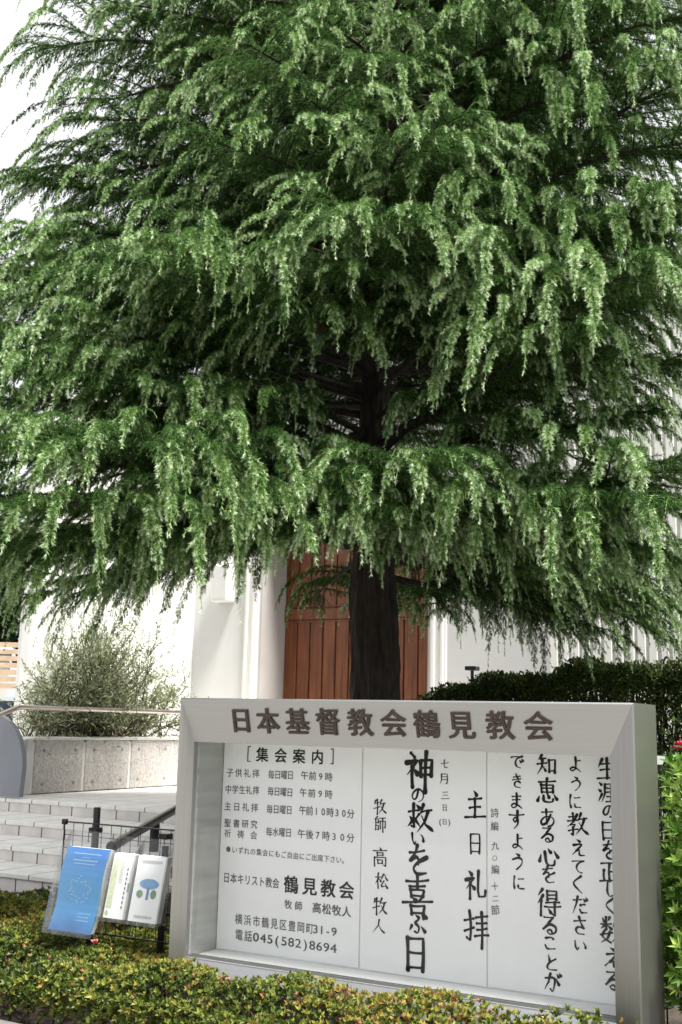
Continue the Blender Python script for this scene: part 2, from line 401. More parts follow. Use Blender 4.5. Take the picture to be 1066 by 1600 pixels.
# olive shrub
def olive():
    base = P(-7.62, 8.7, 1.33)
    o = root('olive_shrub', base, 'loose grey-green olive shrub growing behind the planter wall', 'shrub')
    stems = MB(); LV = []; LD = []; TI = []; LL = []
    for i in range(170):
        n0 = 8.7+rng.normal()*.45; b = P(-7.62+rng.normal()*.06, np.clip(n0, 7.8, 9.7), 1.33)
        tn = n0+rng.normal()*.42; h = rng.uniform(.22, 1.10)*math.exp(-((tn-8.72)/1.25)**2)
        tip = P(-7.60+rng.normal()*.2+.06, np.clip(tn, 7.55, 10.1), 1.36+h*1.06)
        q = [b+(tip-b)*t+np.array([rng.normal()*.03, rng.normal()*.03, .10*math.sin(math.pi*t)]) for t in np.linspace(0,1,6)]
        stems.tube(q, list(np.linspace(.009,.002,6)), 4, False)
        q = np.array(q)
        for _ in range(8):
            k0 = rng.integers(1, 6); s0 = q[k0]; dd = nrm((q[5]-q[0])+rng.normal(size=3)*.5)*rng.uniform(.15,.35)
            tw = [s0, s0+dd*.5, s0+dd+np.array([0,0,-.02])]
            stems.tube(tw, [.003,.002,.001], 3, False)
            for t in np.linspace(.1, 1, 15):
                p = s0+dd*t; LV.append(p); LD.append(nrm(dd*.9+rng.normal(size=3)*.16+np.array([0,0,.03]))); LL.append(rng.uniform(.035,.065))
        for t in np.linspace(.45,1,14):
            i0 = min(int(t*5),4); p = q[i0]+(q[i0+1]-q[i0])*(t*5-i0); LV.append(p); LD.append((q[i0+1]-q[i0])*2+rng.normal(size=3)*.12); LL.append(rng.uniform(.035,.06))
    stems.build('stem', M_twig, o)
    LV = np.array(LV); LD = nrm(np.array(LD)); LD = nrm(LD+rng.normal(size=LD.shape)*.45); K = len(LV)
    v, t = leaves(LV, LD, np.array(LL)*1.0, rng.uniform(.010,.015,K), np.clip(rng.beta(2,2,K),0,1), .12)
    big_mesh('foliage', v, 3, t, M_olive, o)
olive()

# ------------------------------------------------------------------ far left background
fz = root('slat_fence', at_y(20, 1090, 14.)*np.array([1,1,0])+np.array([0,0,.33]), 'pale wooden slat fence seen past the left end of the white wing', 'fence')
sl = MB(); pst = MB()
pa = at_y(-140, 1050, 14.0); pb = at_y(44, 1050, 14.0); fd = nrm((pb-pa)*np.array([1,1,0])); fnv = np.cross(fd, Zv)
L_f = np.linalg.norm((pb-pa)[:2])
for i in range(7):
    z = 1.93+i*.085; p0 = np.array([pa[0],pa[1],z])
    sl.prism([p0, p0+fd*L_f, p0+fd*L_f+Zv*.062, p0+Zv*.062], fnv*.02)
sl.build('slat_panel', M_fencewood, fz)
for q in (.08, .5, .97):
    p0 = np.array([pa[0],pa[1],.33])+fd*L_f*q-fnv*.07
    MB().prism([p0, p0+fd*.06, p0+fd*.06+Zv*2.2, p0+Zv*2.2], fnv*.06).build('post', M_navy, fz)
pr = root('railing', at_y(10, 1130, 13.6)*np.array([1,1,0])+np.array([0,0,.33]), 'dark navy metal railing below the pale slat fence', 'railing')
r2 = MB(); off = -fnv*.35
q0 = np.array([pa[0],pa[1],.33])+off
r2.prism([q0+Zv*1.46, q0+fd*L_f+Zv*1.46, q0+fd*L_f+Zv*1.50, q0+Zv*1.50], fnv*.03); r2.build('top_bar', M_palblue, pr)
r3 = MB(); r3.prism([q0+fnv*.02, q0+fd*L_f+fnv*.02, q0+fd*L_f+Zv*1.45+fnv*.02, q0+Zv*1.45+fnv*.02], fnv*.01); r3.build('backing_panel', M_navy, pr)
for i in range(12):
    p0 = q0+fd*L_f*(i+.5)/12-fnv*.005
    MB().prism([p0, p0+fd*.03, p0+fd*.03+Zv*1.455, p0+Zv*1.455], fnv*.02).build('bar', M_black, pr)
rp0 = at_y(12, 1021, 16.)
sh = MB()
for i in range(2):
    sh.prism([rp0+fd*-1.6+Zv*(.0), rp0+fd*.13+Zv*0, rp0+fd*.02+Zv*.13, rp0+fd*-1.6+Zv*.13], fnv*2 if i == 0 else fnv*.01)
    break
hb = root('shed', np.array([rp0[0]-.8, rp0[1]+.6, .33]), 'pale blue roofed shed just showing above the wooden slat fence', 'shed')
sh.build('roof', M_palblue, hb)
MB().prism([rp0+fd*-1.55+Zv*-2.0-fnv*-.05, rp0+fd*.05-Zv*2.0+fnv*.05, rp0+fd*.05+fnv*.05-Zv*.004, rp0+fd*-1.55+fnv*.05-Zv*.004], fnv*1.8).build('wall', M_cream, hb)

def cloud_shrub(name, label, cat, base, blobs, per, size, wid, matl, stem_r=.05, tintf=None, group=None):
    o = root(name, base, label, cat, group)
    tr = MB()
    for c_, r_ in blobs:
        m_ = (base+c_)/2+rng.normal(size=3)*.08
        tr.tube([base, m_, c_], [stem_r, stem_r*.7, stem_r*.25], 6, False)
    tr.build('trunk', M_twig, o)
    V = []; T = []
    for c_, r_ in blobs:
        K = int(per*r_[0]*r_[2]) if not np.isscalar(r_) else int(per*r_*r_)
        rr = np.array(r_) if not np.isscalar(r_) else np.array([r_]*3)
        d = nrm(rng.normal(size=(K,3))); rad = rng.uniform(.45,1.05,(K,1))
        p = c_+d*rad*rr
        v, t = leaves(p, nrm(d+rng.normal(size=(K,3))*.8), rng.uniform(.7,1.3,K)*size, rng.uniform(.7,1.3,K)*wid, np.clip(rng.beta(1.6,3,K),0,1))
        V.append(v); T.append(t)
    big_mesh('crown', np.concatenate(V), 3, np.concatenate(T), matl, o)
    return o
bt = at_y(-10, 985, 17.5); bt0 = np.array([bt[0], bt[1], .33])
cloud_shrub('background_tree', 'dark leafy tree behind the wooden fence at the left edge', 'tree', bt0,
    [(bt0+np.array([-1.2,0,z]), r) for z, r in ((3.2,1.5),(4.4,1.5),(2.9,1.1))]+[(bt0+np.array([.12,.3,2.95]),.60),(bt0+np.array([.05,.3,3.6]),.7),(bt0+np.array([-.3,.2,2.4]),.6)], 6500, .10, .05, M_far, .09)
gs = at_y(13, 1150, 12.0); gs0 = np.array([gs[0], gs[1], .33])
cloud_shrub('low_shrub', 'small light green shrub below the navy railing', 'shrub', gs0, [(gs0+np.array([-.05,0,1.0]),.26),(gs0+np.array([-.3,0,.8]),.36),(gs0+np.array([-.1,0,.55]),.3)], 3500, .06, .025, M_fresh, .015)

# ------------------------------------------------------------------ lettering
_cache = {}
def glyph(ch, wx, wy):
    key = (ch, wx, wy)
    if key in _cache: return _cache[key]
    cu = bpy.data.curves.new('g', 'FONT'); cu.body = ch; cu.resolution_u = 3; cu.size = 1
    ob = bpy.data.objects.new('g', cu); COL.objects.link(ob)
    dg = bpy.context.evaluated_depsgraph_get()
    me = bpy.data.meshes.new_from_object(ob.evaluated_get(dg))
    COL.objects.unlink(ob); bpy.data.objects.remove(ob); bpy.data.curves.remove(cu)
    bm = bmesh.new(); bm.from_mesh(me); bpy.data.meshes.remove(me)
    bmesh.ops.remove_doubles(bm, verts=bm.verts, dist=1e-5)
    bm.verts.ensure_lookup_table(); bm.verts.index_update()
    nv = np.zeros((len(bm.verts), 2)); co = np.array([v.co[:2] for v in bm.verts])
    for e in bm.edges:
        if len(e.link_faces) != 1: continue
        f = e.link_faces[0]; a, b = e.verts; cen = np.array(f.calc_center_median()[:2])
        d = np.array((b.co-a.co)[:2]); n_ = np.array([d[1], -d[0]]); n_ /= np.linalg.norm(n_)+1e-9
        if n_@(cen-np.array(a.co[:2])) > 0: n_ = -n_
        for v in (a, b): nv[v.index] += n_
    ln = np.linalg.norm(nv, axis=1, keepdims=True); nv = nv/np.maximum(ln, .35)
    co = co+nv*np.array([wx, wy])
    fs = [[v.index for v in f.verts] for f in bm.faces]
    bd = [(e.verts[0].index, e.verts[1].index) for e in bm.edges if len(e.link_faces) == 1]
    bm.free()
    ctr = (co.max(0)+co.min(0))/2
    # centre on the em box for full-width signs
    em = np.array([.5, .38]) if ord(ch) > 0x2e80 else np.array([ctr[0], .36])
    _cache[key] = (co-em, fs, bd); return _cache[key]

def put(mb, ch, ctr, s, sx=1., wx=.01, wy=.01, brush=0., depth=0., seed=0, up=Zv, nn=N):
    """glyph on the plane spanned by A and Z, centred at ctr (world)"""
    co, fs, bd = glyph(ch, wx, wy)
    co = co.copy()
    if brush:
        r = np.random.default_rng(abs(hash((ord(ch), seed))) % 99991)
        ph = r.uniform(0, 6.28, 4); x, y = co[:,0].copy(), co[:,1].copy()
        co[:,1] += brush*(.13+.05*math.sin(ph[0]))*x+brush*.022*np.sin(7*x+ph[1])
        co[:,0] += brush*(.03*math.sin(ph[2]))*y+brush*.022*np.sin(6*y+ph[3])
        co *= 1+.05*math.sin(ph[1])
    w = [ctr+A*c[0]*s*sx+up*c[1]*s for c in co]
    if depth:
        n = len(w); back = [q+nn*depth for q in w]
        mb.add(w+back, fs+[tuple(i+n for i in f[::-1]) for f in fs]+[(a, b, b+n, a+n) for a, b in bd])
    else:
        mb.add(w, fs)

# ------------------------------------------------------------------ notice board
TLa, TRa, TOP, FR, BK = -3.036, -1.028, 1.694, 4.008, 4.335
IL, IR, IT, IB, IN_ = TLa+.053, TRa-.103, TOP-.190, .601, FR+.05
BOT = .515
nb = root('notice_board', P((TLa+TRa)/2, (FR+BK)/2, .33), 'brushed steel church notice board with bronze raised lettering and glazed notices', 'notice board')
e_ = .006
def ringface(o, i):     # mitred face between an outer and an inner edge (two points each)
    return MB().add([o[0],o[1],i[1],i[0]], [(0,1,2,3)])
O = dict(tl=P(TLa+e_,FR,TOP-e_), tr=P(TRa-e_,FR,TOP-e_), br=P(TRa-e_,FR,BOT+e_), bl=P(TLa+e_,FR,BOT+e_))
I = dict(tl=P(IL,IN_,IT), tr=P(IR,IN_,IT), br=P(IR,IN_,IB), bl=P(IL,IN_,IB))
J = dict(tl=P(IL,IN_+.025,IT), tr=P(IR,IN_+.025,IT), br=P(IR,IN_+.025,IB), bl=P(IL,IN_+.025,IB))
Q = dict(tl=P(TLa,FR+e_,TOP), tr=P(TRa,FR+e_,TOP), br=P(TRa,FR+e_,BOT), bl=P(TLa,FR+e_,BOT))
B_ = dict(tl=P(TLa,BK,TOP), tr=P(TRa,BK,TOP), br=P(TRa,BK,BOT), bl=P(TLa,BK,BOT))
def member(name, p, q, m):
    mb = MB()
    seq = [J[p],I[p],O[p],Q[p],B_[p]], [J[q],I[q],O[q],Q[q],B_[q]]
    for i in range(4): mb.add([seq[0][i],seq[0][i+1],seq[1][i+1],seq[1][i]], [(0,1,2,3)])
    return mb.build(name, m, nb)
header = member('header', 'tl', 'tr', M_steel)
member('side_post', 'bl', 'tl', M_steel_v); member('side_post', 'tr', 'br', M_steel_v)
member('bottom_rail', 'br', 'bl', M_steel)
MB().box(TLa+.004, TRa-.004, BK-.012, BK+.004, BOT+.004, TOP-.004).build('rear_panel', M_steel, nb)
PB = 4.290
ln = MB()
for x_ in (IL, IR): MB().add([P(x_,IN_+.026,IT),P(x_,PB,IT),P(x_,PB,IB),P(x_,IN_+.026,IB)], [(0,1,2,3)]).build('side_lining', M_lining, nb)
ln.add([P(IL,IN_+.026,IT),P(IR,IN_+.026,IT),P(IR,PB,IT),P(IL,PB,IT)], [(0,1,2,3)])
ln.add([P(IL,IN_+.026,IB),P(IR,IN_+.026,IB),P(IR,PB,IB),P(IL,PB,IB)], [(0,1,2,3)])
ln.add([P(IL,PB,IT),P(IR,PB,IT),P(IR,PB,IB),P(IL,PB,IB)], [(0,1,2,3)])
ln.build('case_lining', M_inner, nb)
for q_ in (.028, .05): MB().box(IL, IR, IN_+q_, IN_+q_+.006, IB+.001, IB+.010).build('sliding_track', M_steel, nb)
MB().box(IL+.002, IR-.002, IN_+.036, IN_+.040, IB+.004, IT-.002).build('glass_pane', M_glass, nb)
MB().box(TLa+.03, TRa-.03, FR+.06, BK-.04, .30, BOT-.002).build('plinth', M_steel, nb)
hc = [('日',377,1125,41),('本',419,1126,42),('基',465,1127,43),('督',513,1127.5,44),('教',563,1128.5,44.5),('会',615,1129.5,45),('鶴',667,1131,45.5),('見',721,1132.5,46),('教',781.5,1132.8,47),('会',841.5,1134,48)]
hup = nrm(P(0,IN_-FR,0)*0+Zv*(TOP-e_-IT)-N*(IN_-FR)); hn = nrm(np.cross(hup, A)); hn = hn if hn@N > 0 else -hn
for chh, px, py, hp in hc:
    d = ray(px, py)
    # point on the sloped header face
    nn_ = np.cross(A, (I['tl']-O['tl'])); tpar = ((O['tl']-C0)@nn_)/(d@nn_); ctr = C0+d*tpar
    s = hp/F_PX*tpar*1.0
    mb = MB(); put(mb, chh, ctr-hn*.0075, s*1.02, 1.0, .022, .014, 0, .007, 0, hup, hn)
    mb.build('raised_letter', M_bronze, header)

# three notices
SN = 4.2855
def sheet(a0, a1, z0, z1, label, bow=.0):
    r_ = root('notice_sheet', P((a0+a1)/2, SN, z0), label, 'notice', 'notices behind the glass of the steel board')
    m = MB(); m.box(a0, a1, SN, SN+.0016, z0, z1); m.build('paper', M_paper, r_)
    return r_
s1 = sheet(IL+.004, -2.264, IB+.006, IT-.006, 'white printed notice listing service times at the left of the case')
s2 = sheet(-2.258, -1.699, IB+.004, IT-.004, 'white notice brushed with the large sermon title in the middle of the case')
s3 = sheet(-1.693, IR-.004, IB+.006, IT-.006, 'white notice with four brushed verse columns at the right of the case')
LN = SN-.0018
def atsheet(px, py):
    d = ray(px, py); t_ = LN/(d@N); return C0+d*t_, t_
def line(mb, text, x0, y0, x1, y1, h, sx=1., wx=.012, wy=.01):
    n_ = len(text)
    for i, c_ in enumerate(text):
        if c_ in ' 　': continue
        f = i/(n_-1) if n_ > 1 else 0
        p, t_ = atsheet(x0+(x1-x0)*f, y0+(y1-y0)*f)
        put(mb, c_, p, h/F_PX*t_*1.06, sx, wx, wy)
m1 = MB()
line(m1, '集会案内', 410,1179, 496,1182.7, 22, 1., .024, .02)
for bx_, by_ in ((388,1178),(521,1182)):
    p, t_ = atsheet(bx_, by_); hh = 12/F_PX*t_
    m1.prism([p+A*-.004-Zv*hh, p+A*.001-Zv*hh, p+A*.001+Zv*hh, p+A*-.004+Zv*hh], N*.0005)
    sg = 1 if bx_ < 400 else -1
    for zz in (-1, 1): m1.prism([p+A*sg*.003+Zv*(zz*hh-.004*(zz>0)), p+A*sg*.014+Zv*(zz*hh-.004*(zz>0)), p+A*sg*.014+Zv*(zz*hh+.004*(zz<0)), p+A*sg*.003+Zv*(zz*hh+.004*(zz<0))], N*.0005)
m1b = MB()
for t_, x0, y0, x1, y1, h, sx in [
  ('子供礼拝',359.5,1207,400,1208.5,13,1.),('毎日曜日',424,1210,454,1211,13.5,.85),('午前9時',476,1211.5,513.6,1214,13.5,1.),
  ('中学生礼拝',357,1233,400,1235,13,.92),('毎日曜日',423,1236,453,1238,13.5,.85),('午前9時',474,1238.5,513.6,1241,13.5,1.),
  ('主日礼拝',356,1259.6,398,1262,13,1.),('毎日曜日',421.5,1264,452,1265.6,13.5,.85),('午前10時30分',473,1266,548,1271.4,14,.95),
  ('聖書研究',355.7,1285.7,397,1288,12.5,1.),('祈祷会',355.7,1302,396.5,1305,12.5,1.),('毎水曜日',420.5,1299.5,451,1301,13.5,.85),('午後7時30分',471,1303,547.7,1309,14,1.),
  ('●いずれの集会にもご自由にご出席下さい。',357,1327,539,1344.5,10.5,.95),
  ('横浜市鶴見区豊岡町',373,1436,484,1450.5,16,.84),('31-9',493,1451.5,522,1455.5,16.5,1.25),('電話',373.5,1460.5,388,1462.5,16.5,.86),('045(582)8694',400,1464,521,1481.5,17.5,1.3)]:
    line(m1b, t_, x0, y0, x1, y1, h, sx, .008, .006)
m1c = MB()
line(m1c, '日本キリスト教会', 354,1371, 431,1380, 15.5, .78, .014, .012)
line(m1, '鶴見教会', 455,1382, 541.5,1391, 26, 1., .028, .022)
line(m1c, '牧師', 450.5,1413, 466.5,1415.5, 13.5, 1., .014, .012); line(m1c, '高松牧人', 495,1418.5, 541.5,1424.5, 16, 1., .02, .016)
m1.v and m1.build('lettering', M_ink, s1); m1b.build('lettering', M_ink_grey, s1); m1c.build('lettering', M_ink_grey, s1)

def col(mb, items, wx, wy, sx=1., br=1.):
    for i, (c_, px, py, h) in enumerate(items):
        p, t_ = atsheet(px, py)
        k_ = 1.04 if ord(c_) > 0x3100 else 1.22
        put(mb, c_, p, h/F_PX*t_*k_, sx, wx, wy, br, 0, i+int(px))
BR = {
'神': [[(20,4),(32,15)],'t',[(6,31),(42,23),(8,64)],[(26,44),(26,98)],'d',[(29,48),(44,60)],[(53,25),(54,68)],[(53,25),(91,21),(88,66)],[(55,45),(87,42)],[(55,64),(87,62)],[(70,-2),(70,112)]],
'の': ['s',[(54,20),(40,66),(20,80),(8,62),(20,32),(52,14),(84,28),(92,58),(78,82),(56,94)]],
'救': [[(4,31),(47,24)],[(26,4),(28,86),(17,80)],'d',[(8,47),(19,58)],'t',[(24,58),(2,80)],[(46,38),(33,54)],'t',[(30,55),(52,80)],'d',[(38,7),(47,16)],'t',[(65,4),(50,40)],[(57,29),(97,20)],'t',[(85,26),(70,64),(40,99)],'f',[(57,42),(76,72),(106,93)]],
'い': ['s',[(10,20),(14,58),(28,80),(37,64)],'d',[(70,22),(86,44),(88,60)]],
'を': [[(16,24),(76,14)],'s',[(47,-2),(38,24),(16,54),(42,40),(54,50),(52,68)],'s',[(88,38),(52,58),(33,80),(48,98),(86,94)]],
'喜': [[(14,16),(86,9)],[(50,-4),(50,30)],[(24,31),(76,26)],[(28,40),(31,57)],[(28,40),(73,37),(69,55)],[(31,55),(69,54)],'d',[(36,60),(43,69)],[(65,58),(58,68)],[(2,76),(100,68)],[(28,84),(33,106)],[(28,84),(75,80),(70,105)],[(33,104),(70,102)]],
'ぶ': ['d',[(38,6),(56,17)],'s',[(54,28),(38,44),(58,62),(50,86),(34,82)],'t',[(16,58),(4,80)],'d',[(70,56),(92,78)],'d',[(74,6),(83,20)],'d',[(88,0),(97,14)]],
'日': [[(20,5),(23,102)],[(20,5),(79,1),(78,100)],[(24,49),(76,46)],[(24,94),(76,91)]],
'主': ['d',[(45,-2),(57,12)],[(22,29),(79,22)],[(50,26),(50,88)],[(26,58),(75,53)],[(6,93),(96,86)]],
'礼': ['d',[(19,3),(30,14)],'t',[(4,33),(42,24),(6,66)],[(25,44),(25,99)],'d',[(30,50),(44,61)],[(62,2),(60,72),(66,90),(92,88),(95,68)]],
'で': [[(8,22),(60,18),(88,14)],'s',[(88,14),(50,32),(36,60),(50,84),(72,92)],'d',[(70,40),(78,52)],'d',[(84,32),(92,44)]],
'き': [[(22,20),(74,12)],[(18,40),(80,30)],'s',[(42,0),(58,34),(74,58)],'s',[(74,58),(48,50),(30,66),(40,88),(74,92)]],
'ま': [[(20,20),(80,16)],[(24,42),(76,38)],'s',[(52,0),(52,40),(50,78),(28,92),(16,78),(36,66),(64,76),(88,94)]],
'す': [[(6,24),(96,18)],'s',[(56,0),(57,40),(44,62),(32,50),(44,36),(58,50),(56,76),(36,100)]],
'よ': [[(54,26),(84,20)],'s',[(52,0),(52,40),(50,76),(28,92),(14,78),(34,66),(62,78),(88,98)]],
'う': ['d',[(40,2),(60,12)],'s',[(20,40),(56,26),(80,40),(74,70),(44,100)]],
'に': ['s',[(16,8),(10,50),(16,96),(24,80)],[(46,26),(84,22)],'s',[(44,70),(50,90),(90,92)]],
'知': ['t',[(26,2),(10,26)],[(18,22),(48,18)],[(4,48),(54,42)],'t',[(32,22),(28,60),(4,98)],'f',[(32,58),(50,84)],[(64,28),(66,86)],[(64,28),(96,24),(93,86)],[(66,80),(92,78)]],
'恵': [[(14,14),(88,8)],[(50,-4),(50,58)],[(24,26),(26,56)],[(24,26),(78,22),(76,54)],[(26,40),(76,37)],[(26,55),(76,52)],'d',[(14,72),(8,92)],'s',[(32,68),(38,94),(70,94),(76,80)],'d',[(50,62),(58,76)],'d',[(80,64),(94,82)]],
'あ': [[(16,18),(84,12)],'s',[(44,0),(44,50),(50,88)],'s',[(72,30),(50,74),(22,90),(12,70),(36,46),(76,44),(92,66),(80,90),(58,100)]],
'る': [[(22,10),(74,6)],'s',[(74,6),(44,40),(14,74)],'s',[(14,74),(50,46),(86,56),(84,86),(54,98),(38,84),(56,74),(68,90)]],
'心': ['d',[(12,44),(4,74)],'s',[(30,30),(40,86),(74,90),(82,68)],'d',[(48,16),(60,32)],'d',[(78,24),(96,52)]],
'得': ['t',[(24,0),(4,26)],'t',[(26,24),(2,56)],[(18,46),(18,104)],[(44,6),(46,40)],[(44,6),(84,2),(82,38)],[(46,22),(82,19)],[(46,37),(82,35)],[(38,52),(94,46)],[(32,68),(100,62)],[(76,48),(77,100),(66,94)],'d',[(48,76),(58,88)]],
'こ': ['s',[(24,22),(56,18),(76,22),(68,30)],'s',[(18,66),(34,88),(86,86)]],
'と': ['d',[(34,4),(44,40)],'s',[(82,26),(40,52),(26,78),(44,94),(86,90)]],
'が': ['s',[(8,32),(54,24),(64,46),(50,96),(38,86)],'t',[(38,4),(30,50),(4,92)],'d',[(70,28),(88,58)],'d',[(78,4),(86,16)],'d',[(90,-2),(99,10)]],
'教': [[(12,18),(46,12)],[(30,0),(30,34)],[(4,38),(54,30)],'t',[(50,6),(34,36),(4,64)],[(18,54),(42,50),(30,66)],[(30,66),(30,102),(20,96)],[(6,82),(52,72)],'t',[(68,0),(54,36)],[(60,26),(98,20)],'t',[(84,24),(70,66),(44,98)],'f',[(60,42),(78,74),(104,94)]],
'え': ['d',[(42,0),(60,10)],'s',[(22,34),(72,26),(48,58),(12,92)],'s',[(40,66),(56,64),(60,92),(92,94)]],
'て': [[(8,22),(90,14)],'s',[(90,14),(54,32),(36,60),(50,86),(76,96)]],
'く': ['s',[(70,0),(24,46),(74,100)]],
'だ': [[(12,22),(62,16)],'t',[(38,0),(28,46),(6,98)],'s',[(54,48),(72,42),(86,44)],'s',[(50,76),(60,92),(94,90)],'d',[(74,10),(82,22)],'d',[(88,4),(96,16)]],
'さ': [[(16,26),(82,16)],'s',[(46,-2),(58,32),(74,60)],'s',[(74,60),(44,54),(28,70),(40,92),(74,94)]],
'生': ['t',[(28,4),(8,42)],[(22,26),(82,20)],[(18,56),(80,50)],[(52,0),(52,92)],[(4,96),(98,88)]],
'涯': ['d',[(10,6),(20,16)],'d',[(4,36),(14,46)],'t',[(24,58),(4,96)],[(34,12),(96,6)],'t',[(38,12),(36,60),(22,98)],[(48,30),(90,26)],[(68,18),(68,50)],[(44,50),(94,46)],[(48,70),(90,66)],[(68,54),(68,94)],[(42,96),(98,90)]],
'正': [[(10,12),(90,6)],[(52,8),(52,92)],[(54,48),(84,44)],[(24,42),(25,92)],[(2,96),(100,88)]],
'し': ['s',[(34,0),(30,60),(44,92),(84,74)]],
'数': ['d',[(10,4),(18,16)],'t',[(42,0),(34,14)],[(4,28),(50,22)],[(27,0),(27,48)],'t',[(25,28),(4,48)],'d',[(32,32),(48,44)],'s',[(22,50),(10,78),(44,100)],'t',[(42,58),(30,86),(4,104)],[(2,70),(54,62)],'t',[(68,0),(56,38)],[(62,26),(98,20)],'t',[(86,24),(72,66),(48,98)],'f',[(62,42),(80,74),(104,94)]],
'牧': ['t',[(14,6),(4,34)],[(10,26),(44,20)],[(27,0),(27,104)],[(2,64),(46,50)],'t',[(64,0),(50,38)],[(56,28),(96,22)],'t',[(82,26),(70,66),(42,98)],'f',[(58,42),(76,74),(104,94)]],
'師': ['t',[(26,0),(14,14)],[(10,18),(12,96)],[(10,18),(36,16),(35,44)],[(12,44),(36,42)],[(12,64),(38,62),(37,92)],[(12,92),(38,90)],[(48,12),(96,6)],[(52,34),(53,84)],[(52,34),(94,30),(92,80),(84,76)],[(72,10),(73,108)]],
'高': ['d',[(48,-4),(54,8)],[(6,16),(96,10)],[(30,26),(32,42)],[(30,26),(70,23),(68,40)],[(32,41),(69,39)],[(12,54),(14,104)],[(12,54),(88,50),(86,102),(76,96)],[(34,68),(36,88)],[(34,68),(66,65),(64,86)],[(36,87),(64,85)]],
'松': [[(4,30),(46,24)],[(26,0),(26,104)],'t',[(26,36),(2,72)],'d',[(32,42),(46,56)],'t',[(66,8),(48,46)],'f',[(76,4),(84,30),(102,46)],'s',[(70,50),(52,88),(92,84)],'d',[(80,68),(98,96)]],
'人': ['t',[(52,2),(46,44),(2,98)],'f',[(48,40),(70,76),(104,98)]],
'七': [[(4,44),(96,30)],'s',[(44,2),(44,76),(58,90),(92,84)]],
'月': ['t',[(24,6),(24,60),(8,100)],[(24,6),(80,2),(78,98),(68,92)],[(26,34),(78,31)],[(26,58),(78,55)]],
'三': [[(18,14),(80,8)],[(24,48),(76,44)],[(4,90),(98,82)]],
'拝': [[(3,29),(41,22)],[(24,0),(26,90),(13,82)],[(3,64),(41,48)],[(50,17),(95,10)],[(53,37),(92,31)],[(54,55),(92,49)],[(45,76),(101,68)],[(72,0),(73,110)]],
}
def brush_glyph(mb, ch, ctr, s, sx, wgt, seed):
    r = np.random.default_rng(seed); flag = ''; ii = 0
    wgt = wgt*min(1., (7/sum(not isinstance(q, str) for q in BR[ch]))**.45)
    for it in BR[ch]:
        if isinstance(it, str): flag = it; continue
        pts = np.array(it, float)+r.normal(size=(len(it),2))*.8
        if flag == 's':      # smooth kana stroke (Catmull-Rom)
            q = np.vstack([2*pts[0]-pts[1], pts, 2*pts[-1]-pts[-2]]); o = []
            for k_ in range(len(pts)-1):
                p0_, p1_, p2_, p3_ = q[k_:k_+4]
                for t in np.linspace(0,1,9)[:-1]: o.append(.5*((2*p1_)+(p2_-p0_)*t+(2*p0_-5*p1_+4*p2_-p3_)*t*t+(3*p1_-p0_-3*p2_+p3_)*t**3))
            pts = np.array(o+[q[-2]])
        else:
            o = []
            for k_ in range(len(pts)-1):
                d_ = pts[k_+1]-pts[k_]; pn_ = np.array([-d_[1], d_[0]])*.02*r.normal()
                for t in np.linspace(0,1,9)[:-1]: o.append(pts[k_]+d_*t+pn_*math.sin(math.pi*t))
            pts = np.array(o+[pts[-1]])
        n_ = len(pts); t = np.linspace(0,1,n_)
        tg = np.gradient(pts, axis=0); tg /= np.linalg.norm(tg,axis=1,keepdims=True)+1e-9
        hor = np.abs(tg[:,0])
        wv = wgt*(1-.38*hor)*(.80+.35*np.exp(-(t/.14)**2)+.28*np.exp(-((1-t)/.12)**2))
        if flag == 't': wv = wgt*(1.15-.95*t**1.3)
        if flag == 'd': wv = wgt*(.35+.95*t)
        if flag == 'f': wv = wgt*(.35+1.1*t**1.5)*(1-.75*np.clip((t-.86)/.14,0,1))
        if flag == 's': wv = wgt*.84*(1.15-.5*t+.25*np.sin(t*9+r.uniform(0,6)))
        wv = wv*(1+.06*np.sin(t*17+r.uniform(0,6)))
        nv = np.stack([-tg[:,1], tg[:,0]],1)
        l_ = pts+nv*wv[:,None]*.5; rr = pts-nv*wv[:,None]*.5
        off = N*(-.00003*ii); ii += 1
        def w3(p): return ctr+A*((p[0]-50)/100*s*sx)-Zv*((p[1]-50)/100*s)+off
        vs = [w3(p) for p in l_]+[w3(p) for p in rr]; fs = [(i,i+1,n_+i+1,n_+i) for i in range(n_-1)]
        mb.add(vs, fs)
        for e, sg in ((0,-1),(n_-1,1)):       # rounded brush ends
            c_ = pts[e]; R_ = wv[e]*.5; g0 = math.atan2(nv[e][1], nv[e][0])
            arc = [w3(c_+R_*np.array([math.cos(g0-sg*g), math.sin(g0-sg*g)])*np.array([1,1])) for g in np.linspace(0,math.pi,7)]
            mb.add(arc, [tuple(range(7))])
        flag = ''
def bcol(mb, items, wgt, sx):
    for i, (c_, px, py, h) in enumerate(items):
        p, t_ = atsheet(px, py); brush_glyph(mb, c_, p, h/F_PX*t_, sx, wgt, i+int(px))
m2 = MB()
bcol(m2, [('神',656,1203,54),('の',653,1242,24),('救',656,1278,44),('い',653,1311,26),('を',653,1344,42),('喜',652,1397,54),('ぶ',652.7,1445,32),('日',649,1490,48)], 15.5, .95)
bcol(m2, [('主',742,1259,43),('日',742.4,1318,29),('礼',743.4,1383,42),('拝',744,1450,48)], 13.5, .86)
bcol(m2, [('牧',593.7,1260.5,21),('師',594,1287,21),('高',594,1339,26),('松',596,1376,22),('牧',593.7,1416,24),('人',592,1447,20)], 13, 1.)
bcol(m2, [('七',695,1194,13),('月',694,1217,16),('三',696,1243,13),('日',695,1262,9),('日',695,1284,8)], 13, 1.05)
col(m2, [('(',688,1284,10),(')',702,1284,10)], .012, .002, .95)
m2.build('lettering', M_ink, s2)
m3 = MB()
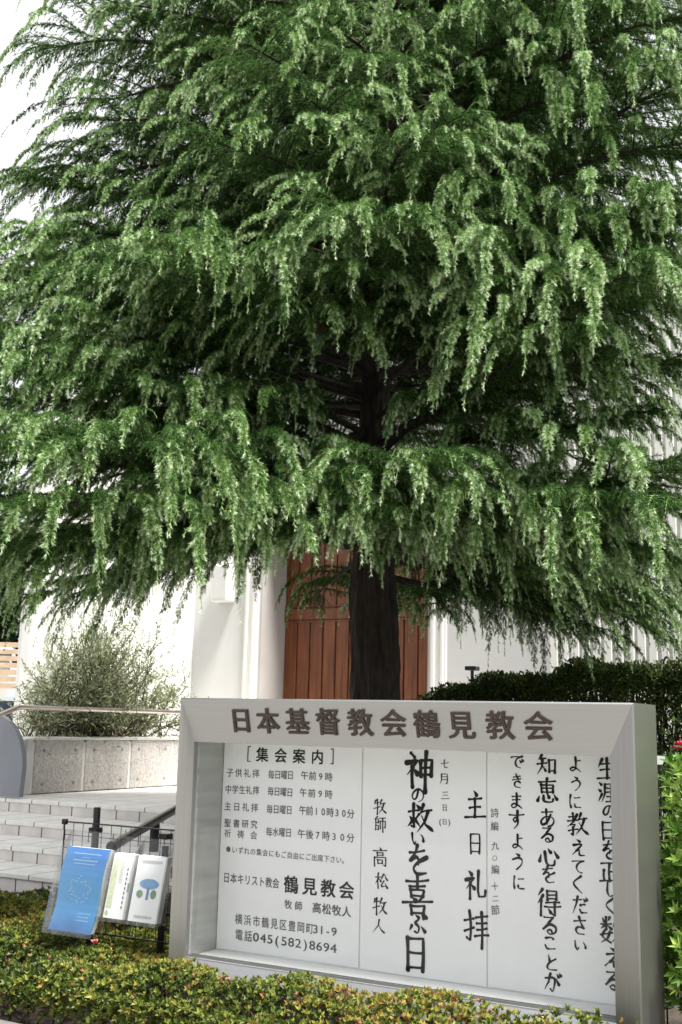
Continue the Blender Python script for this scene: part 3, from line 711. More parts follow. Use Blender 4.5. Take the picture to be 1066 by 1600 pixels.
cols = [
 [('で',808,1190,23),('き',808,1221,22),('ま',807,1252,24),('す',807,1281,27),('よ',808.7,1315.5,22),('う',808.7,1346,25),('に',811,1379,22)],
 [('知',853.6,1195,31),('恵',855,1236,36),('あ',855,1278,26),('る',855,1304,24),('心',857.5,1338,32),('を',857,1366,26),('得',857.5,1410,38),('る',858.4,1445.5,28),('こ',859,1473,24),('と',860.7,1504,25),('が',863.3,1535,28)],
 [('よ',899,1195,23),('う',900,1224.6,22),('に',899,1252,22),('教',902,1288,33),('え',903.6,1325,25),('て',903.6,1353,23),('く',903,1382,26),('だ',906,1414.6,26),('さ',906,1447,27),('い',907,1478,22)],
 [('生',948,1202,32),('涯',949.4,1238,32),('の',951.7,1267,22),('日',950,1297.6,27),('を',952.3,1328.5,27),('正',952,1362.6,31),('し',954,1390,25),('く',954,1416,25),('数',956,1453.6,37),('え',956.5,1497,30),('る',957,1531.5,30)]]
for q in cols: bcol(m3, [(c_, x_, y_, h_*(1.0 if ord(c_) > 0x3100 else .98)) for c_, x_, y_, h_ in q], 15, 1.)
m3.build('lettering', M_ink, s3)
m3b = MB()
col(m3b, [('詩',773,1270,14),('編',773,1291,14),('九',773.7,1321.5,13),('〇',773,1341,7),('編',774,1358.5,14),('十',773.4,1385,12),('二',774.6,1403.7,11),('節',774,1422,15)], .004, .0, .95)
m3b.build('lettering', M_ink_grey, s3)

# ------------------------------------------------------------------ leaflet rack
rk = root('leaflet_rack', P(-3.56, 4.27, .33), 'dark wire grid rack with clear plastic pockets beside the steel notice board', 'rack')
RA0, RA1, RZ0, RZ1, RN = -3.90, -3.13, .60, 1.095, 4.27
g = MB(); g.tube([P(RA0,RN,RZ0),P(RA0,RN,RZ1),P(RA1,RN,RZ1),P(RA1,RN,RZ0),P(RA0,RN,RZ0)], .0045, 6)
for q in ((RA0, RZ1), (RA1, RZ1)): g.bbox(q[0]-.012, q[0]+.012, RN-.012, RN+.012, q[1]-.014, q[1]+.012, .003)
g.build('frame', M_black, rk, True)
w = MB()
for i in range(1, 13): a = RA0+(RA1-RA0)*i/13; w.tube([P(a,RN,RZ0),P(a,RN,RZ1)], .0017, 4, False)
for i in range(1, 8): z = RZ0+(RZ1-RZ0)*i/8; w.tube([P(RA0,RN+.004,z),P(RA1,RN+.004,z)], .0017, 4, False)
w.build('wire_grid', M_wire, rk)
for a in (-3.725, -3.30):
    p_ = MB(); p_.tube([P(a,RN+.03,.30),P(a,RN+.03,1.17 if a < -3.5 else 1.02)], .0165, 10)
    post = p_.build('post', M_black, rk, True)
    MB().bbox(a-.026, a+.026, RN+.002, RN+.052, 1.05, 1.075, .004).build('clamp', M_black, post)
def holder(a0, a1, zb, zt, nb_, nt_, dep, name='leaflet_pocket'):
    m = MB(); t = .0025
    def slab(p0, p1, p2, p3, d): m.prism([p0,p1,p2,p3], d)
    f = [P(a0,nb_-dep,zb),P(a1,nb_-dep,zb),P(a1,nt_-dep,zt-.07),P(a0,nt_-dep,zt-.07)]
    slab(*f, N*t)
    b = [P(a0,nb_,zb),P(a1,nb_,zb),P(a1,nt_+.004,zt),P(a0,nt_+.004,zt)]
    slab(*b, N*t)
    slab(P(a0,nb_-dep+t,zb),P(a1,nb_-dep+t,zb),P(a1,nb_-t,zb),P(a0,nb_-t,zb), Zv*-t)
    for a in (a0, a1-t): slab(P(a,nb_-dep+t,zb),P(a,nb_-.001,zb),P(a,nt_-.001,zt),P(a,nt_-dep+t,zt-.07), A*t)
    return m.build(name, M_plastic, rk)
holder(-3.835, -3.535, .612, 1.06, 4.16, 4.258, .075)
holder(-3.532, -3.392, .690, 1.05, 4.20, 4.262, .075)
holder(-3.388, -3.205, .690, 1.05, 4.20, 4.262, .075)
def flyer_mat():
    m, t, b = new_mat('blue_flyer_print')
    tc = t.nodes.new('ShaderNodeTexCoord'); sp = t.nodes.new('ShaderNodeSeparateXYZ'); t.links.new(tc.outputs['Object'], sp.inputs[0])
    nz = t.nodes.new('ShaderNodeTexNoise'); nz.inputs['Scale'].default_value = 9; t.links.new(tc.outputs['Object'], nz.inputs['Vector'])
    ma = t.nodes.new('ShaderNodeMath'); ma.operation = 'MULTIPLY_ADD'; ma.inputs[1].default_value = 2.6; t.links.new(sp.outputs[2], ma.inputs[0])
    m2_ = t.nodes.new('ShaderNodeMath'); m2_.operation = 'MULTIPLY'; m2_.inputs[1].default_value = .22; t.links.new(nz.outputs['Fac'], m2_.inputs[0]); t.links.new(m2_.outputs[0], ma.inputs[2])
    rp = t.nodes.new('ShaderNodeValToRGB'); r = rp.color_ramp
    r.elements[0].position = .06; r.elements[0].color = (.010,.055,.20,1); r.elements[1].position = .98; r.elements[1].color = (.020,.15,.44,1)
    e = r.elements.new(.3); e.color = (.03,.23,.52,1); e = r.elements.new(.62); e.color = (.04,.28,.58,1)
    t.links.new(ma.outputs[0], rp.inputs[0]); t.links.new(rp.outputs[0], b.inputs['Base Color']); b.inputs['Roughness'].default_value = .35
    return m
M_flyer = flyer_mat()
def curl(mb, a0, a1, z0, z1, nb_, nt_, th, bow=.02, seg=12, slant=0.):
    """stack of paper: S-curved sheet of thickness th"""
    fr = []; bk = []
    for i in range(seg+1):
        f = i/seg; z = z0+(z1-z0)*f; n_ = nb_+(nt_-nb_)*f + bow*math.sin(2*math.pi*f)
        sa = slant*(1-f)
        for a in (a0+sa, a1+sa):
            fr.append(P(a, n_-th, z)); bk.append(P(a, n_, z))
    k_ = len(fr); fs = []
    for i in range(seg):
        q = 2*i; fs += [(q,q+1,q+3,q+2), (k_+q,k_+q+2,k_+q+3,k_+q+1), (q,q+2,k_+q+2,k_+q), (q+1,k_+q+1,k_+q+3,q+3)]
    fs += [(0,k_,k_+1,1), (2*seg,2*seg+1,k_+2*seg+1,k_+2*seg)]
    mb.add(fr+bk, fs)
def sheetpt(a, f, z0, z1, nb_, nt_, bow, slant, off): return P(a+slant*(1-f), nb_+(nt_-nb_)*f+bow*math.sin(2*math.pi*f)-off, z0+(z1-z0)*f)
fl = root('blue_flyer_stack', P(-3.64, 4.15, .625), 'curled stack of blue printed flyers in the largest pocket of the wire rack', 'flyers')
m = MB(); curl(m, -3.803, -3.545, .625, .988, 4.145, 4.235, .026, .012, 12, -.018); m.build('paper', mat('paper_edge', (.78,.78,.77), .8), fl)
m = MB(); curl(m, -3.805, -3.543, .623, .990, 4.145-.0275, 4.235-.0275, .001, .012, 12, -.018); m.build('cover', M_flyer, fl)
mk = MB(); r_ = np.random.default_rng(5)
FA = dict(z0=.623, z1=.990, nb_=4.1165, nt_=4.2065, bow=.012, slant=-.018)
def dash(a0, a1, f, h):
    mk.add([sheetpt(a0,f-h,off=.0012,**FA),sheetpt(a1,f-h,off=.0012,**FA),sheetpt(a1,f+h,off=.0012,**FA),sheetpt(a0,f+h,off=.0012,**FA)], [(0,1,2,3)])
for f, n_, aa, bb, h in ((.93,14,-3.70,-3.53,.006),(.885,4,-3.64,-3.59,.004),(.85,12,-3.69,-3.54,.008),(.81,9,-3.68,-3.55,.006),(.22,6,-3.60,-3.52,.005),(.18,5,-3.60,-3.53,.005),(.14,6,-3.60,-3.525,.005)):
    for i in range(n_):
        x0 = aa-.056+(bb-aa)*i/n_; dash(x0, x0+(bb-aa)/n_*.72, f, h)
for i in range(34):
    g_ = 2*math.pi*i/34; rr = r_.uniform(.04,.075)
    dash(-3.672+rr*math.cos(g_)*.95-.004, -3.672+rr*math.cos(g_)*.95+.006, .5+rr*math.sin(g_)*2.2, .006)
mk.build('print', mat('pale_print', (.28,.48,.68), .5), fl)
def white_stack(label, a0, a1, cols_):
    r0 = root('leaflet_stack', P((a0+a1)/2, 4.2, .70), label, 'leaflets', 'white leaflet stacks in the wire rack')
    Z0, Z1, NB, NT = .700, .978, 4.185, 4.245
    m = MB(); curl(m, a0, a1, Z0, Z1, NB, NT, .034, 0., 2); m.build('paper', M_paper, r0)
    for (x0, x1, f0, f1, c_, nm) in cols_:
        q = MB(); w_ = a1-a0
        def pp(x, f): return P(a0+w_*x, NB+(NT-NB)*f-.0355, Z0+(Z1-Z0)*f)
        if nm == 'round':
            cx, cy, rx, ry = (x0+x1)/2, (f0+f1)/2, (x1-x0)/2, (f1-f0)/2
            q.add([pp(cx+rx*math.cos(g_), cy+ry*math.sin(g_)) for g_ in np.linspace(0,2*math.pi,20)[:-1]], [tuple(range(19))])
        elif nm == 'dots':
            k_ = 9
            for i in range(k_):
                f = f0+(f1-f0)*i/k_; q.add([pp(x0,f),pp(x1,f),pp(x1,f+(f1-f0)/k_*.6),pp(x0,f+(f1-f0)/k_*.6)], [(0,1,2,3)])
        else: q.add([pp(x0,f0),pp(x1,f0),pp(x1,f1),pp(x0,f1)], [(0,1,2,3)])
        q.build('print', mat('print_ink', c_, .5, 0, .15, 60), r0)
white_stack('white leaflet stack with a pale green margin in the middle pocket of the rack', -3.524, -3.400,
    [(.04,.30,.16,.92,(.62,.68,.45),''),(.05,.2,.03,.12,(.42,.60,.25),'round'),(.40,.60,.55,.90,(.70,.74,.62),'dots'),(.74,.80,.16,.82,(.16,.13,.12),'dots'),(.88,.99,.42,.56,(.25,.42,.30),'')])
white_stack('white leaflet stack with a blue round picture in the right pocket of the rack', -3.380, -3.214,
    [(.20,.86,.50,.66,(.17,.36,.62),'round'),(.14,.36,.36,.48,(.18,.30,.17),'round'),(.62,.82,.36,.50,(.12,.26,.13),'round'),(.48,.56,.34,.54,(.10,.22,.42),''),(.2,.8,.06,.10,(.55,.55,.55),'dots'),(.15,.85,.90,.94,(.55,.55,.58),'')])

# black stair handrail
bh = root('stair_handrail', P(-5.0, 6.2, .58), 'glossy black sloping stair handrail behind the leaflet rack', 'handrail')
p0 = P(*at_n(178, 1321, 5.6)); p1 = P(*at_n(276, 1264, 6.9)); d_ = p1-p0
MB().tube([p0-d_*.01, p0+d_*.03, p0+d_*.5, p0+d_*1.6], .030, 12).build('rail', M_black, bh, True)
MB().tube([p0-d_*.035, p0+d_*.012], .034, 12).build('end_cap', M_black, bh, True)
for f in (.62, 1.5):
    q = p0+d_*f; MB().tube([q-Zv*.02, q-Zv*.55], .034, 10).build('post', M_black, bh, True)

# ------------------------------------------------------------------ azalea hedge in front
def whorls(pos, updir, k, L, Wd, tint, spread=.9):
    K = len(pos); up = nrm(updir)
    h = np.where(np.abs(up[:,2:3]) < .9, np.array([[0,0,1.]]), np.array([[1.,0,0]])); x = nrm(np.cross(up, h)); y = np.cross(up, x)
    V = []; T = []; ph = rng.uniform(0, 6.28, K)
    for i in range(k):
        g = ph+2*math.pi*i/k*1.0+rng.normal(size=K)*.2; sp_ = rng.uniform(.55,1.25,K)[:,None]*spread
        d = nrm(up+(x*np.cos(g)[:,None]+y*np.sin(g)[:,None])*sp_)
        v, t = leaves(pos, d, L*rng.uniform(.7,1.2,K), Wd*rng.uniform(.8,1.2,K), np.clip(tint+rng.normal(size=K)*.05,0,1), .18, up)
        V.append(v); T.append(t)
    return np.concatenate(V), np.concatenate(T)
def lumps(a, n, s=1.):
    return .035*np.sin(5.1*a*s+1.3)*np.cos(4.3*n*s+.4)+.025*np.sin(11*a*s+2.1*n)+.02*np.cos(13*n*s-3*a)
hz = root('azalea_hedge', P(-2.6, 3.8, .33), 'low azalea hedge with yellow and reddish tips in front of the notice board', 'hedge')
def top_z(a, n):
    t = .598+lumps(a, n)*.9
    t = t-.05*np.clip((-a-4.2), 0, 1)
    t = t-.085*np.exp(-((a+3.62)/.34)**2)*np.clip((n-3.72)/.2, 0, 1)
    fr = np.clip((n-3.60)/.22, 0, 1); t = t-(1-fr)**2*.13
    return t
def hedge_back(a): return np.where(a < -3.08, 5.20+0*a, 4.06)
def inside(a, n):
    ok = (n < hedge_back(a)) & (n > 3.60)
    ok &= ~((a > TLa-.03) & (a < TRa+.03) & (n > FR-.01))
    return ok
K = 42000
a = rng.uniform(-5.8, -.2, K); n = rng.uniform(3.60, 5.2, K); m_ = inside(a, n); a, n = a[m_], n[m_]
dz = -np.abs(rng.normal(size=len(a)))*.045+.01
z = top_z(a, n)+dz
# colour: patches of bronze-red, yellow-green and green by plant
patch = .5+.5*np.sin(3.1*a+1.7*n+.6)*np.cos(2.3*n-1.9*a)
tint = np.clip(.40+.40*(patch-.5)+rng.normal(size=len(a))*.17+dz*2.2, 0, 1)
red = rng.random(len(a)) < .06+.10*(patch > .7); tint = np.where(red, rng.uniform(.82,1,len(a)), tint)
pos = a[:,None]*A+n[:,None]*N+z[:,None]*Zv
up = Zv+rng.normal(size=(len(a),3))*.42
slope = np.clip((3.82-n)/.22,0,1)[:,None]; up = up-N*slope*.9
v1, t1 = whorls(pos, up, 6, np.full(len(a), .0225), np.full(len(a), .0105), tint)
# front skirt
K = 6000; a2 = rng.uniform(-5.8,-.2,K); zz = rng.uniform(.40,.53,K); keep = rng.random(K) < .25+.75*(zz-.40)/.13
a2, zz = a2[keep], zz[keep]; K = len(a2)
n2 = 3.60+.03*np.sin(9*a2)+rng.uniform(0,.12,K)
pos = a2[:,None]*A+n2[:,None]*N+zz[:,None]*Zv
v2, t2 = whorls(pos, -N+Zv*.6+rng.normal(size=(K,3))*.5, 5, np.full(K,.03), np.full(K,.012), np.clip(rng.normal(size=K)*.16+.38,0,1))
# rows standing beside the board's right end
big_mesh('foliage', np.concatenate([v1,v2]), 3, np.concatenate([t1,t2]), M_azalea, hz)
sm = MB()
for i in range(900):
    a = rng.uniform(-5.6,-.3); n = rng.uniform(3.62,5.0 if a < -3.1 else 3.98)
    b = P(a+rng.normal()*.05, n+.03, .325); t = P(a+rng.normal()*.08, n+rng.normal()*.05, rng.uniform(.45,.55))
    sm.tube([b, (b+t)/2+rng.normal(size=3)*.015, t], [.005,.004,.002], 4, False)
sm.build('stem', M_twig, hz)
def flower(parent, c, r, m_, k=5):
    f = MB()
    for ring in range(2):
        for i in range(k):
            g = 2*math.pi*i/k+ring*.6; d = np.array([math.cos(g),math.sin(g)*.6,.55+.5*ring]); d /= np.linalg.norm(d)
            s_ = nrm(np.cross(d, Zv)); rr = r*(1-.25*ring)
            f.add([c, c+d*rr*.6+s_*rr*.38, c+d*rr+s_*rr*.2+Zv*.1*rr, c+d*rr-s_*rr*.2+Zv*.1*rr, c+d*rr*.6-s_*rr*.38], [(0,1,2,3,4)])
    return f.build('flower', m_, parent)
for px, py, zf, r in ((148,1474,.60,.022),(356,1532,.585,.013)):
    d = ray(px, py); flower(hz, C0+d*((zf-EYE)/d[2]), r, M_coral)

# ------------------------------------------------------------------ fresh green azalea right of the board, dark hedge behind
rb0 = P(-.61, 4.75, .33)
rb = root('azalea_bush', rb0, 'bright green leafy azalea bush beside the right end of the notice board', 'bush')
K = 3200; d = nrm(rng.normal(size=(K,3))); d[:,2] = np.abs(d[:,2])*1.2-.35; d = nrm(d)
pos = rb0+np.array([0,0,.52])+d*rng.uniform(.55,1.03,(K,1))*(1+.10*np.sin(5*d[:,:1]+2)*np.cos(4*d[:,1:2]-1)+.09*np.sin(9*d[:,2:3]+6*d[:,:1]))*np.array([.60,.57,.86])
rel = pos-(A*0); av = pos@A; nv_ = pos@N
m_ = ~((av < TRa+.04) & (nv_ < BK+.03)) & (pos[:,2] > .36); pos = pos[m_]; d = d[m_]; K = len(pos)
V, T = whorls(pos, d+Zv*.5+rng.normal(size=(K,3))*.3, 6, np.full(K,.052), np.full(K,.018), np.clip(rng.beta(2,2,K)*.7+.35*rng.random(K),0,1), 1.1)
big_mesh('foliage', V, 3, T, M_fresh, rb)
s_ = MB()
for i in range(60):
    dd = nrm(rng.normal(size=3)); dd[2] = abs(dd[2]); t = rb0+np.array([0,0,.45])+dd*np.array([.42,.42,.5]); b = rb0+rng.normal(size=3)*np.array([.08,.08,0])-Zv*.01
    if (t@A) < TRa+.05 and (t@N) < BK+.04: continue
    s_.tube([b, (b+t)/2+rng.normal(size=3)*.03, t], [.008,.006,.003], 5, False)
s_.build('stem', M_twig, rb)

bhd = root('clipped_hedge', P(-.8, 8.6, .33), 'tall dark clipped hedge between the cedar and the white ribbed wall', 'hedge')
def hedge_box(a0, a1, n0, n1, zf, dens):
    V = []; T = []
    def put_(a, n, z, nv, tv):
        p = a[:,None]*A+n[:,None]*N+z[:,None]*Zv; K = len(a)
        v, t = leaves(p, nrm(nv+rng.normal(size=(K,3))*.75), rng.uniform(.03,.05,K), rng.uniform(.014,.022,K), tv, .2); V.append(v); T.append(t)
    K = int((a1-a0)*(n1-n0)*dens); a = rng.uniform(a0,a1,K); n = rng.uniform(n0,n1,K); z = zf(a)+lumps(a,n)*.9-np.abs(rng.normal(size=K))*.09
    put_(a, n, z, np.tile(Zv,(K,1)), np.clip(rng.beta(2,1.6,K),0,1))  # top leaves tinted paler than the sides, sunlight put into the colour
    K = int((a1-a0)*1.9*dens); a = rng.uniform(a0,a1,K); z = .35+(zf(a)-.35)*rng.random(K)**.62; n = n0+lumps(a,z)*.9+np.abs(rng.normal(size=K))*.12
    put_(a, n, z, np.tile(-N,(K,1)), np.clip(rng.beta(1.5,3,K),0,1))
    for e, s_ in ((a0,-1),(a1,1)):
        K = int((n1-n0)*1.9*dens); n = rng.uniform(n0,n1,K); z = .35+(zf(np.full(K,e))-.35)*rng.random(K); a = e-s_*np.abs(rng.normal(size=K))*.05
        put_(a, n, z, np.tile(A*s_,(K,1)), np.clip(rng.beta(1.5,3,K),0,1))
    return np.concatenate(V), np.concatenate(T)
def hz_(a): return 1.84+.20*np.clip((a+3.86)/1.0, 0, 1)+.07*np.clip((a+2.9)/2, 0, 1)+.03*np.sin(7*a)+.02*np.sin(17*a+1)
v, t = hedge_box(-3.86, 2.2, 8.2, 9.3, hz_, 6500)
big_mesh('foliage', v, 3, t, M_hedge, bhd)
tw = MB()
for i in range(700):
    a = rng.uniform(-3.8,2.1); n = rng.uniform(8.5,9.2); tw.tube([P(a,n,.32),P(a+rng.normal()*.06,n-.03,1.0),P(a+rng.normal()*.12,n+rng.normal()*.05-.06,float(hz_(np.array(a)))-.1)], [.012,.009,.004], 4, False)
tw.build('stem', M_twig, bhd)
# nearer dark azalea behind the board's right end with pink flowers
da0 = P(-.95, 6.0, .33)
da = cloud_shrub('dark_azalea', 'dark shaded azalea with pink blossom behind the right end of the notice board', 'bush', da0,
    [(da0+A*x+N*y+Zv*z, r) for x,y,z,r in ((0,0,.9,.55),(.5,.1,1.0,.6),(-.45,.1,.75,.5),(.2,0,.5,.5),(1.0,.2,.9,.6),(.1,.1,1.25,.4))], 4200, .045, .018, M_hedge, .02)
for px, py in ((1063,1165),(1071,1176),(1058,1172)):
    flower(da, at_y(px, py, 5.0), .028, M_pink)

# small things
sp = P(*at_n(738, 1046, 9.75))
gl_ = root('garden_spotlight', P(-4.0, 9.75, .33), 'small black T-shaped garden spotlight standing behind the dark hedge', 'spotlight')
aS, nS_, zS = at_n(738, 1047, 9.75)
MB().tube([P(aS,nS_,.33),P(aS,nS_,zS-.005)], .016, 8).build('stake', M_black, gl_, True)
MB().bbox(aS-.055, aS+.055, nS_-.06, nS_+.06, zS-.005, zS+.035, .01, 2).build('lamp_head', M_black, gl_)
wp = at_y(1031, 1187, 4.95)
sg_ = root('plant_label', np.array([wp[0], wp[1], .33]), 'small white plant tag on a stake by the right end of the notice board', 'plant tag')
MB().tube([np.array([wp[0],wp[1]+.004,.33]), np.array([wp[0],wp[1]+.004,wp[2]])], .004, 6).build('stake', M_black, sg_)
MB().prism([wp+A*-.035+Zv*.018, wp+A*.028+Zv*.014, wp+A*.012-Zv*.02, wp+A*-.035-Zv*.022], N*-.003).build('tag', M_paper, sg_)
rd = at_y(497, 512, 6.55)
orn = root('hanging_ornament', rd, 'small red ornament with a teal foot hanging among the cedar branches', 'ornament')
MB().tube([rd+Zv*.07, rd+Zv*.045, rd+Zv*.02, rd-Zv*.02, rd-Zv*.04], [.006,.022,.030,.026,.008], 12).build('body', M_red, orn, True)
MB().tube([rd-Zv*.041, rd-Zv*.06, rd-Zv*.085], [.012,.022,.018], 10).build('foot', M_teal, orn, True)
MB().tube([rd+Zv*.07, rd+Zv*.35], .0015, 4).build('cord', M_wire, orn)

# ------------------------------------------------------------------ cedar
TX = P(-3.45, 6.66, 0)
cd = root('cedar_tree', TX+Zv*.33, 'large drooping cedar with silvery green shoot tips and a dark trunk', 'tree')
def trunk_c(z): return TX+np.array([.03*math.sin(1.3*z), .03*math.cos(1.1*z)+0*z, z])
tk = MB(); zs = np.linspace(.30, 10.2, 150); SG = 44
tv = []; th_ = np.linspace(0, 2*math.pi, SG, endpoint=False)
for z in zs:
    f_ = min(1, max(0, (z-2.1)/1.6)); f_ = f_*f_*(3-2*f_); r = max(.008, (1-f_)*.158+f_*.088*max(0, 1-(z-3.7)/6.7)**.85 if z > 3.7 else (1-f_)*.158+f_*.088)+.06*math.exp(-(z-.3)*3)
    rid = .055*np.sin(9*th_+1.4*math.sin(2.1*z))+.05*np.sin(17*th_+2.2*math.sin(3.3*z)+z)+.03*np.sin(5*z*2.2+4*th_)+.04*np.array([math.sin(31*z+7*q)*math.sin(13*z-5*q) for q in th_])
    c_ = trunk_c(z)
    for q, e in zip(th_, rid): tv.append(c_+np.array([math.cos(q), math.sin(q), 0])*r*(1+e))
tf = []
for i in range(len(zs)-1):
    for k_ in range(SG): tf.append((i*SG+k_, i*SG+(k_+1)%SG, (i+1)*SG+(k_+1)%SG, (i+1)*SG+k_))
tk.add(tv, tf)
trunk = tk.build('trunk', M_bark, cd, True)

SB, SD, SL, ST = [], [], [], []     # twiglets: base, direction, length, youth
limbs = MB()
def limb(z0, tip, lift=.35, width=.75, dens=1., start=.2, r0=None, droop=1., age=0.):
    """a limb arching from the trunk to tip; plumes fan out along it and bend over; twiglets clothe each plume"""
    b = trunk_c(z0); d = tip-b; L = np.linalg.norm(d)
    mid = b+d*.5+Zv*lift*L*.18
    npt = 22; ts = np.linspace(0, 1, npt)
    c = (1-ts)[:,None]**2*b+2*((1-ts)*ts)[:,None]*(mid+Zv*lift*L*.12)+(ts**2)[:,None]*tip
    side_h = nrm(np.cross(d*np.array([1,1,0]), Zv))
    c = c+side_h*(.05*L*np.sin(ts*4+rng.uniform(0,6))*ts)[:,None]+Zv*(.02*L*np.sin(ts*9+rng.uniform(0,6))*ts*(1-ts)*3)[:,None]
    r0 = r0 or .008+.008*L
    limbs.tube(c, list(r0*(1-ts)**.8+.003), 6, False)
    yng = rng.normal()*.06-age
    for t in np.linspace(start*.7, 1, int(L*40*dens)):      # short shoots along the limb itself
        k0 = min(int(t*(npt-1)), npt-2); g = t*(npt-1)-k0; g_ = rng.uniform(0, 6.28)
        SB.append(c[k0]*(1-g)+c[k0+1]*g); SD.append(nrm(nrm(c[k0+1]-c[k0])*.8+side_h*math.cos(g_)*.8+Zv*abs(math.sin(g_))*.6)); SL.append(rng.uniform(.06,.14)); ST.append(yng+rng.normal()*.06)
    n_side = int(L*(1-start)/.066*dens)
    for i in range(n_side):
        t = start+(1-start)*(i+rng.random())/n_side
        k0 = min(int(t*(npt-1)), npt-2); f = t*(npt-1)-k0
        p = c[k0]*(1-f)+c[k0+1]*f; tg = nrm(c[k0+1]-c[k0])
        sgn = 1 if i % 2 else -1
        sl = width*(.42+.80*math.sin(math.pi*min(1, (t-start)/(1-start)*.80+.14)))*rng.uniform(.5,1.5)
        sd = nrm(tg*rng.uniform(.4,1.0)+side_h*sgn*rng.uniform(.45,1.1)+Zv*rng.uniform(.0,.40))
        if t > .90: sd = nrm(tg+side_h*sgn*rng.uniform(0,.6)+Zv*.2)
        m2 = 10; us = (np.arange(m2)+.5)/m2; gr = droop*rng.uniform(.5,1.6)
        dv = nrm(sd[None,:]*(1-.60*us**1.6)[:,None]-Zv*(gr*.95*us**2.0)[:,None]+rng.normal(size=(m2,3))*.03)
        sc_ = np.concatenate([p[None], p+np.cumsum(dv*sl/m2, 0)])
        limbs.tube(sc_[::2], list(.005*(1-np.linspace(0,1,6))+.0014), 3, False)
        ns = max(5, int(sl/.0155*dens)); lat = nrm(np.cross(sd, Zv)); py_ = yng+rng.normal()*.08
        for j in range(ns):
            u = (j+rng.random())/ns; q0 = min(int(u*m2), m2-1); g = u*m2-q0
            sp_ = sc_[q0]*(1-g)+sc_[q0+1]*g; st_ = dv[q0]
            dd = nrm(st_*rng.uniform(.6,1.1)+lat*(1 if j % 2 else -1)*rng.uniform(.25,.8)+Zv*rng.uniform(-.1,.35))
            SB.append(sp_); SD.append(dd); SL.append(rng.uniform(.045,.135)*(1.15-.45*u)*(1+.8*(rng.random() < .10)))
            new = rng.random() < (.94 if u > .74 else .28 if u > .5 else .05); ST.append(py_+(.52+rng.normal()*.10 if new else .0)+rng.normal()*.04); SL[-1] *= (1.25-.75*u) if u > .45 else 1.
        SB.append(sc_[-1]); SD.append(dv[-1]); SL.append(rng.uniform(.08,.16)); ST.append(py_+.60)

def tip_at(px, py, y): return at_y(px, py, y)
hero = [  # (px, py, distance, width, lift)
 (652,712,5.35,.72,.45),(452,770,5.55,.50,.35),(835,800,5.6,.55,.30),(560,745,5.5,.55,.4),(745,765,5.5,.5,.35),
 (20,690,5.1,.8,.45),(150,705,5.5,.8,.45),(270,760,5.7,.75,.4),(395,770,6.0,.45,.3),(60,790,5.2,.75,.35),(-90,700,5.6,.8,.4),(110,860,5.9,.6,.3),(10,860,5.7,.6,.3),(560,815,5.7,.5,.35),(630,800,5.6,.5,.35),(480,820,5.9,.42,.3),(980,860,5.8,.6,.3),(-60,430,6.6,.6,.4),(-80,520,6.5,.65,.4),(-50,625,6.0,.6,.4),(40,480,6.9,.6,.4),(70,560,6.6,.55,.4),(90,370,7.1,.6,.4),(120,300,7.1,.55,.4),(170,490,6.8,.55,.4),
 (940,790,5.5,.6,.35),(1040,790,5.2,.7,.35),(1110,740,5.5,.8,.4),
 (205,410,5.7,.62,.4),(300,385,5.6,.6,.4),(110,600,5.9,.45,.4),(240,610,6.2,.42,.35),
 (535,340,5.3,.55,.5),(650,335,5.5,.5,.5),(640,215,5.7,.55,.5),(470,140,6.0,.5,.5),(385,70,6.3,.5,.5),(345,215,5.9,.55,.45),
 (75,85,7.4,.55,.4),(45,270,7.4,.6,.4),(10,420,6.7,.62,.4),(130,200,7.0,.55,.4),(-40,560,6.3,.7,.35),
 (1010,640,5.8,.42,.3),
 (985,420,5.2,.62,.45),(1050,320,5.5,.6,.45),(920,520,5.4,.55,.4),(1075,560,5.6,.6,.4),(860,380,5.8,.45,.4),(770,300,5.9,.5,.45),
 (860,40,6.2,.5,.5),(1000,110,6.0,.55,.5),(720,190,6.0,.45,.5),(580,100,6.2,.5,.5),
 (470,480,6.0,.45,.35),(560,420,5.9,.5,.4),(700,500,6.2,.42,.3),(180,20,7.0,.55,.5),(300,-20,6.8,.5,.5),(500,20,6.4,.5,.5),(700,20,6.4,.5,.5),(1090,40,6.0,.6,.4),(1110,200,5.6,.6,.4),(1060,-60,6.4,.6,.4),(930,-40,6.4,.55,.4),(1100,430,5.3,.6,.4),(1130,120,5.7,.6,.4),(1140,300,5.3,.6,.4),(1080,-20,6.0,.6,.4),
]
for px, py, y, w_, li in hero:
    tp = tip_at(px, py, y); L = np.linalg.norm((tp-TX)[:2])
    z0 = tp[2]+rng.uniform(-.05,.25)-.12*L+.1
    limb(max(2.75, z0), tp, li, w_*(1.25 if py < 640 else 1.12), 1.3, .25, None, 1.05 if py < 640 else 1.1)
# the rest of the crown, by tiers round the trunk
view = nrm(np.array([C0[0]-TX[0], C0[1]-TX[1], 0]))
ang = .4
for i in range(400):
    z0 = 3.7+6.0*(i/400)**.95
    ang += 2.399963
    R = 2.95*max(.08, (1-(z0-3.1)/8.0))**.72*rng.uniform(.78,1.05)
    dv = np.array([math.cos(ang), math.sin(ang), 0]); front = dv@view
    if front > .10 or (front > -.2 and i % 2): continue
    if front > -.25 and z0 < 4.9: continue
    if (dv@N) > .5: R = min(R, 2.9)
    tip = trunk_c(z0)+dv*R+Zv*(.12*R-.05*R*R)
    limb(z0, tip, .4, .78 if R > 1.5 else .6, .95 if front > -.3 else .8, .14, None, 1., .10)
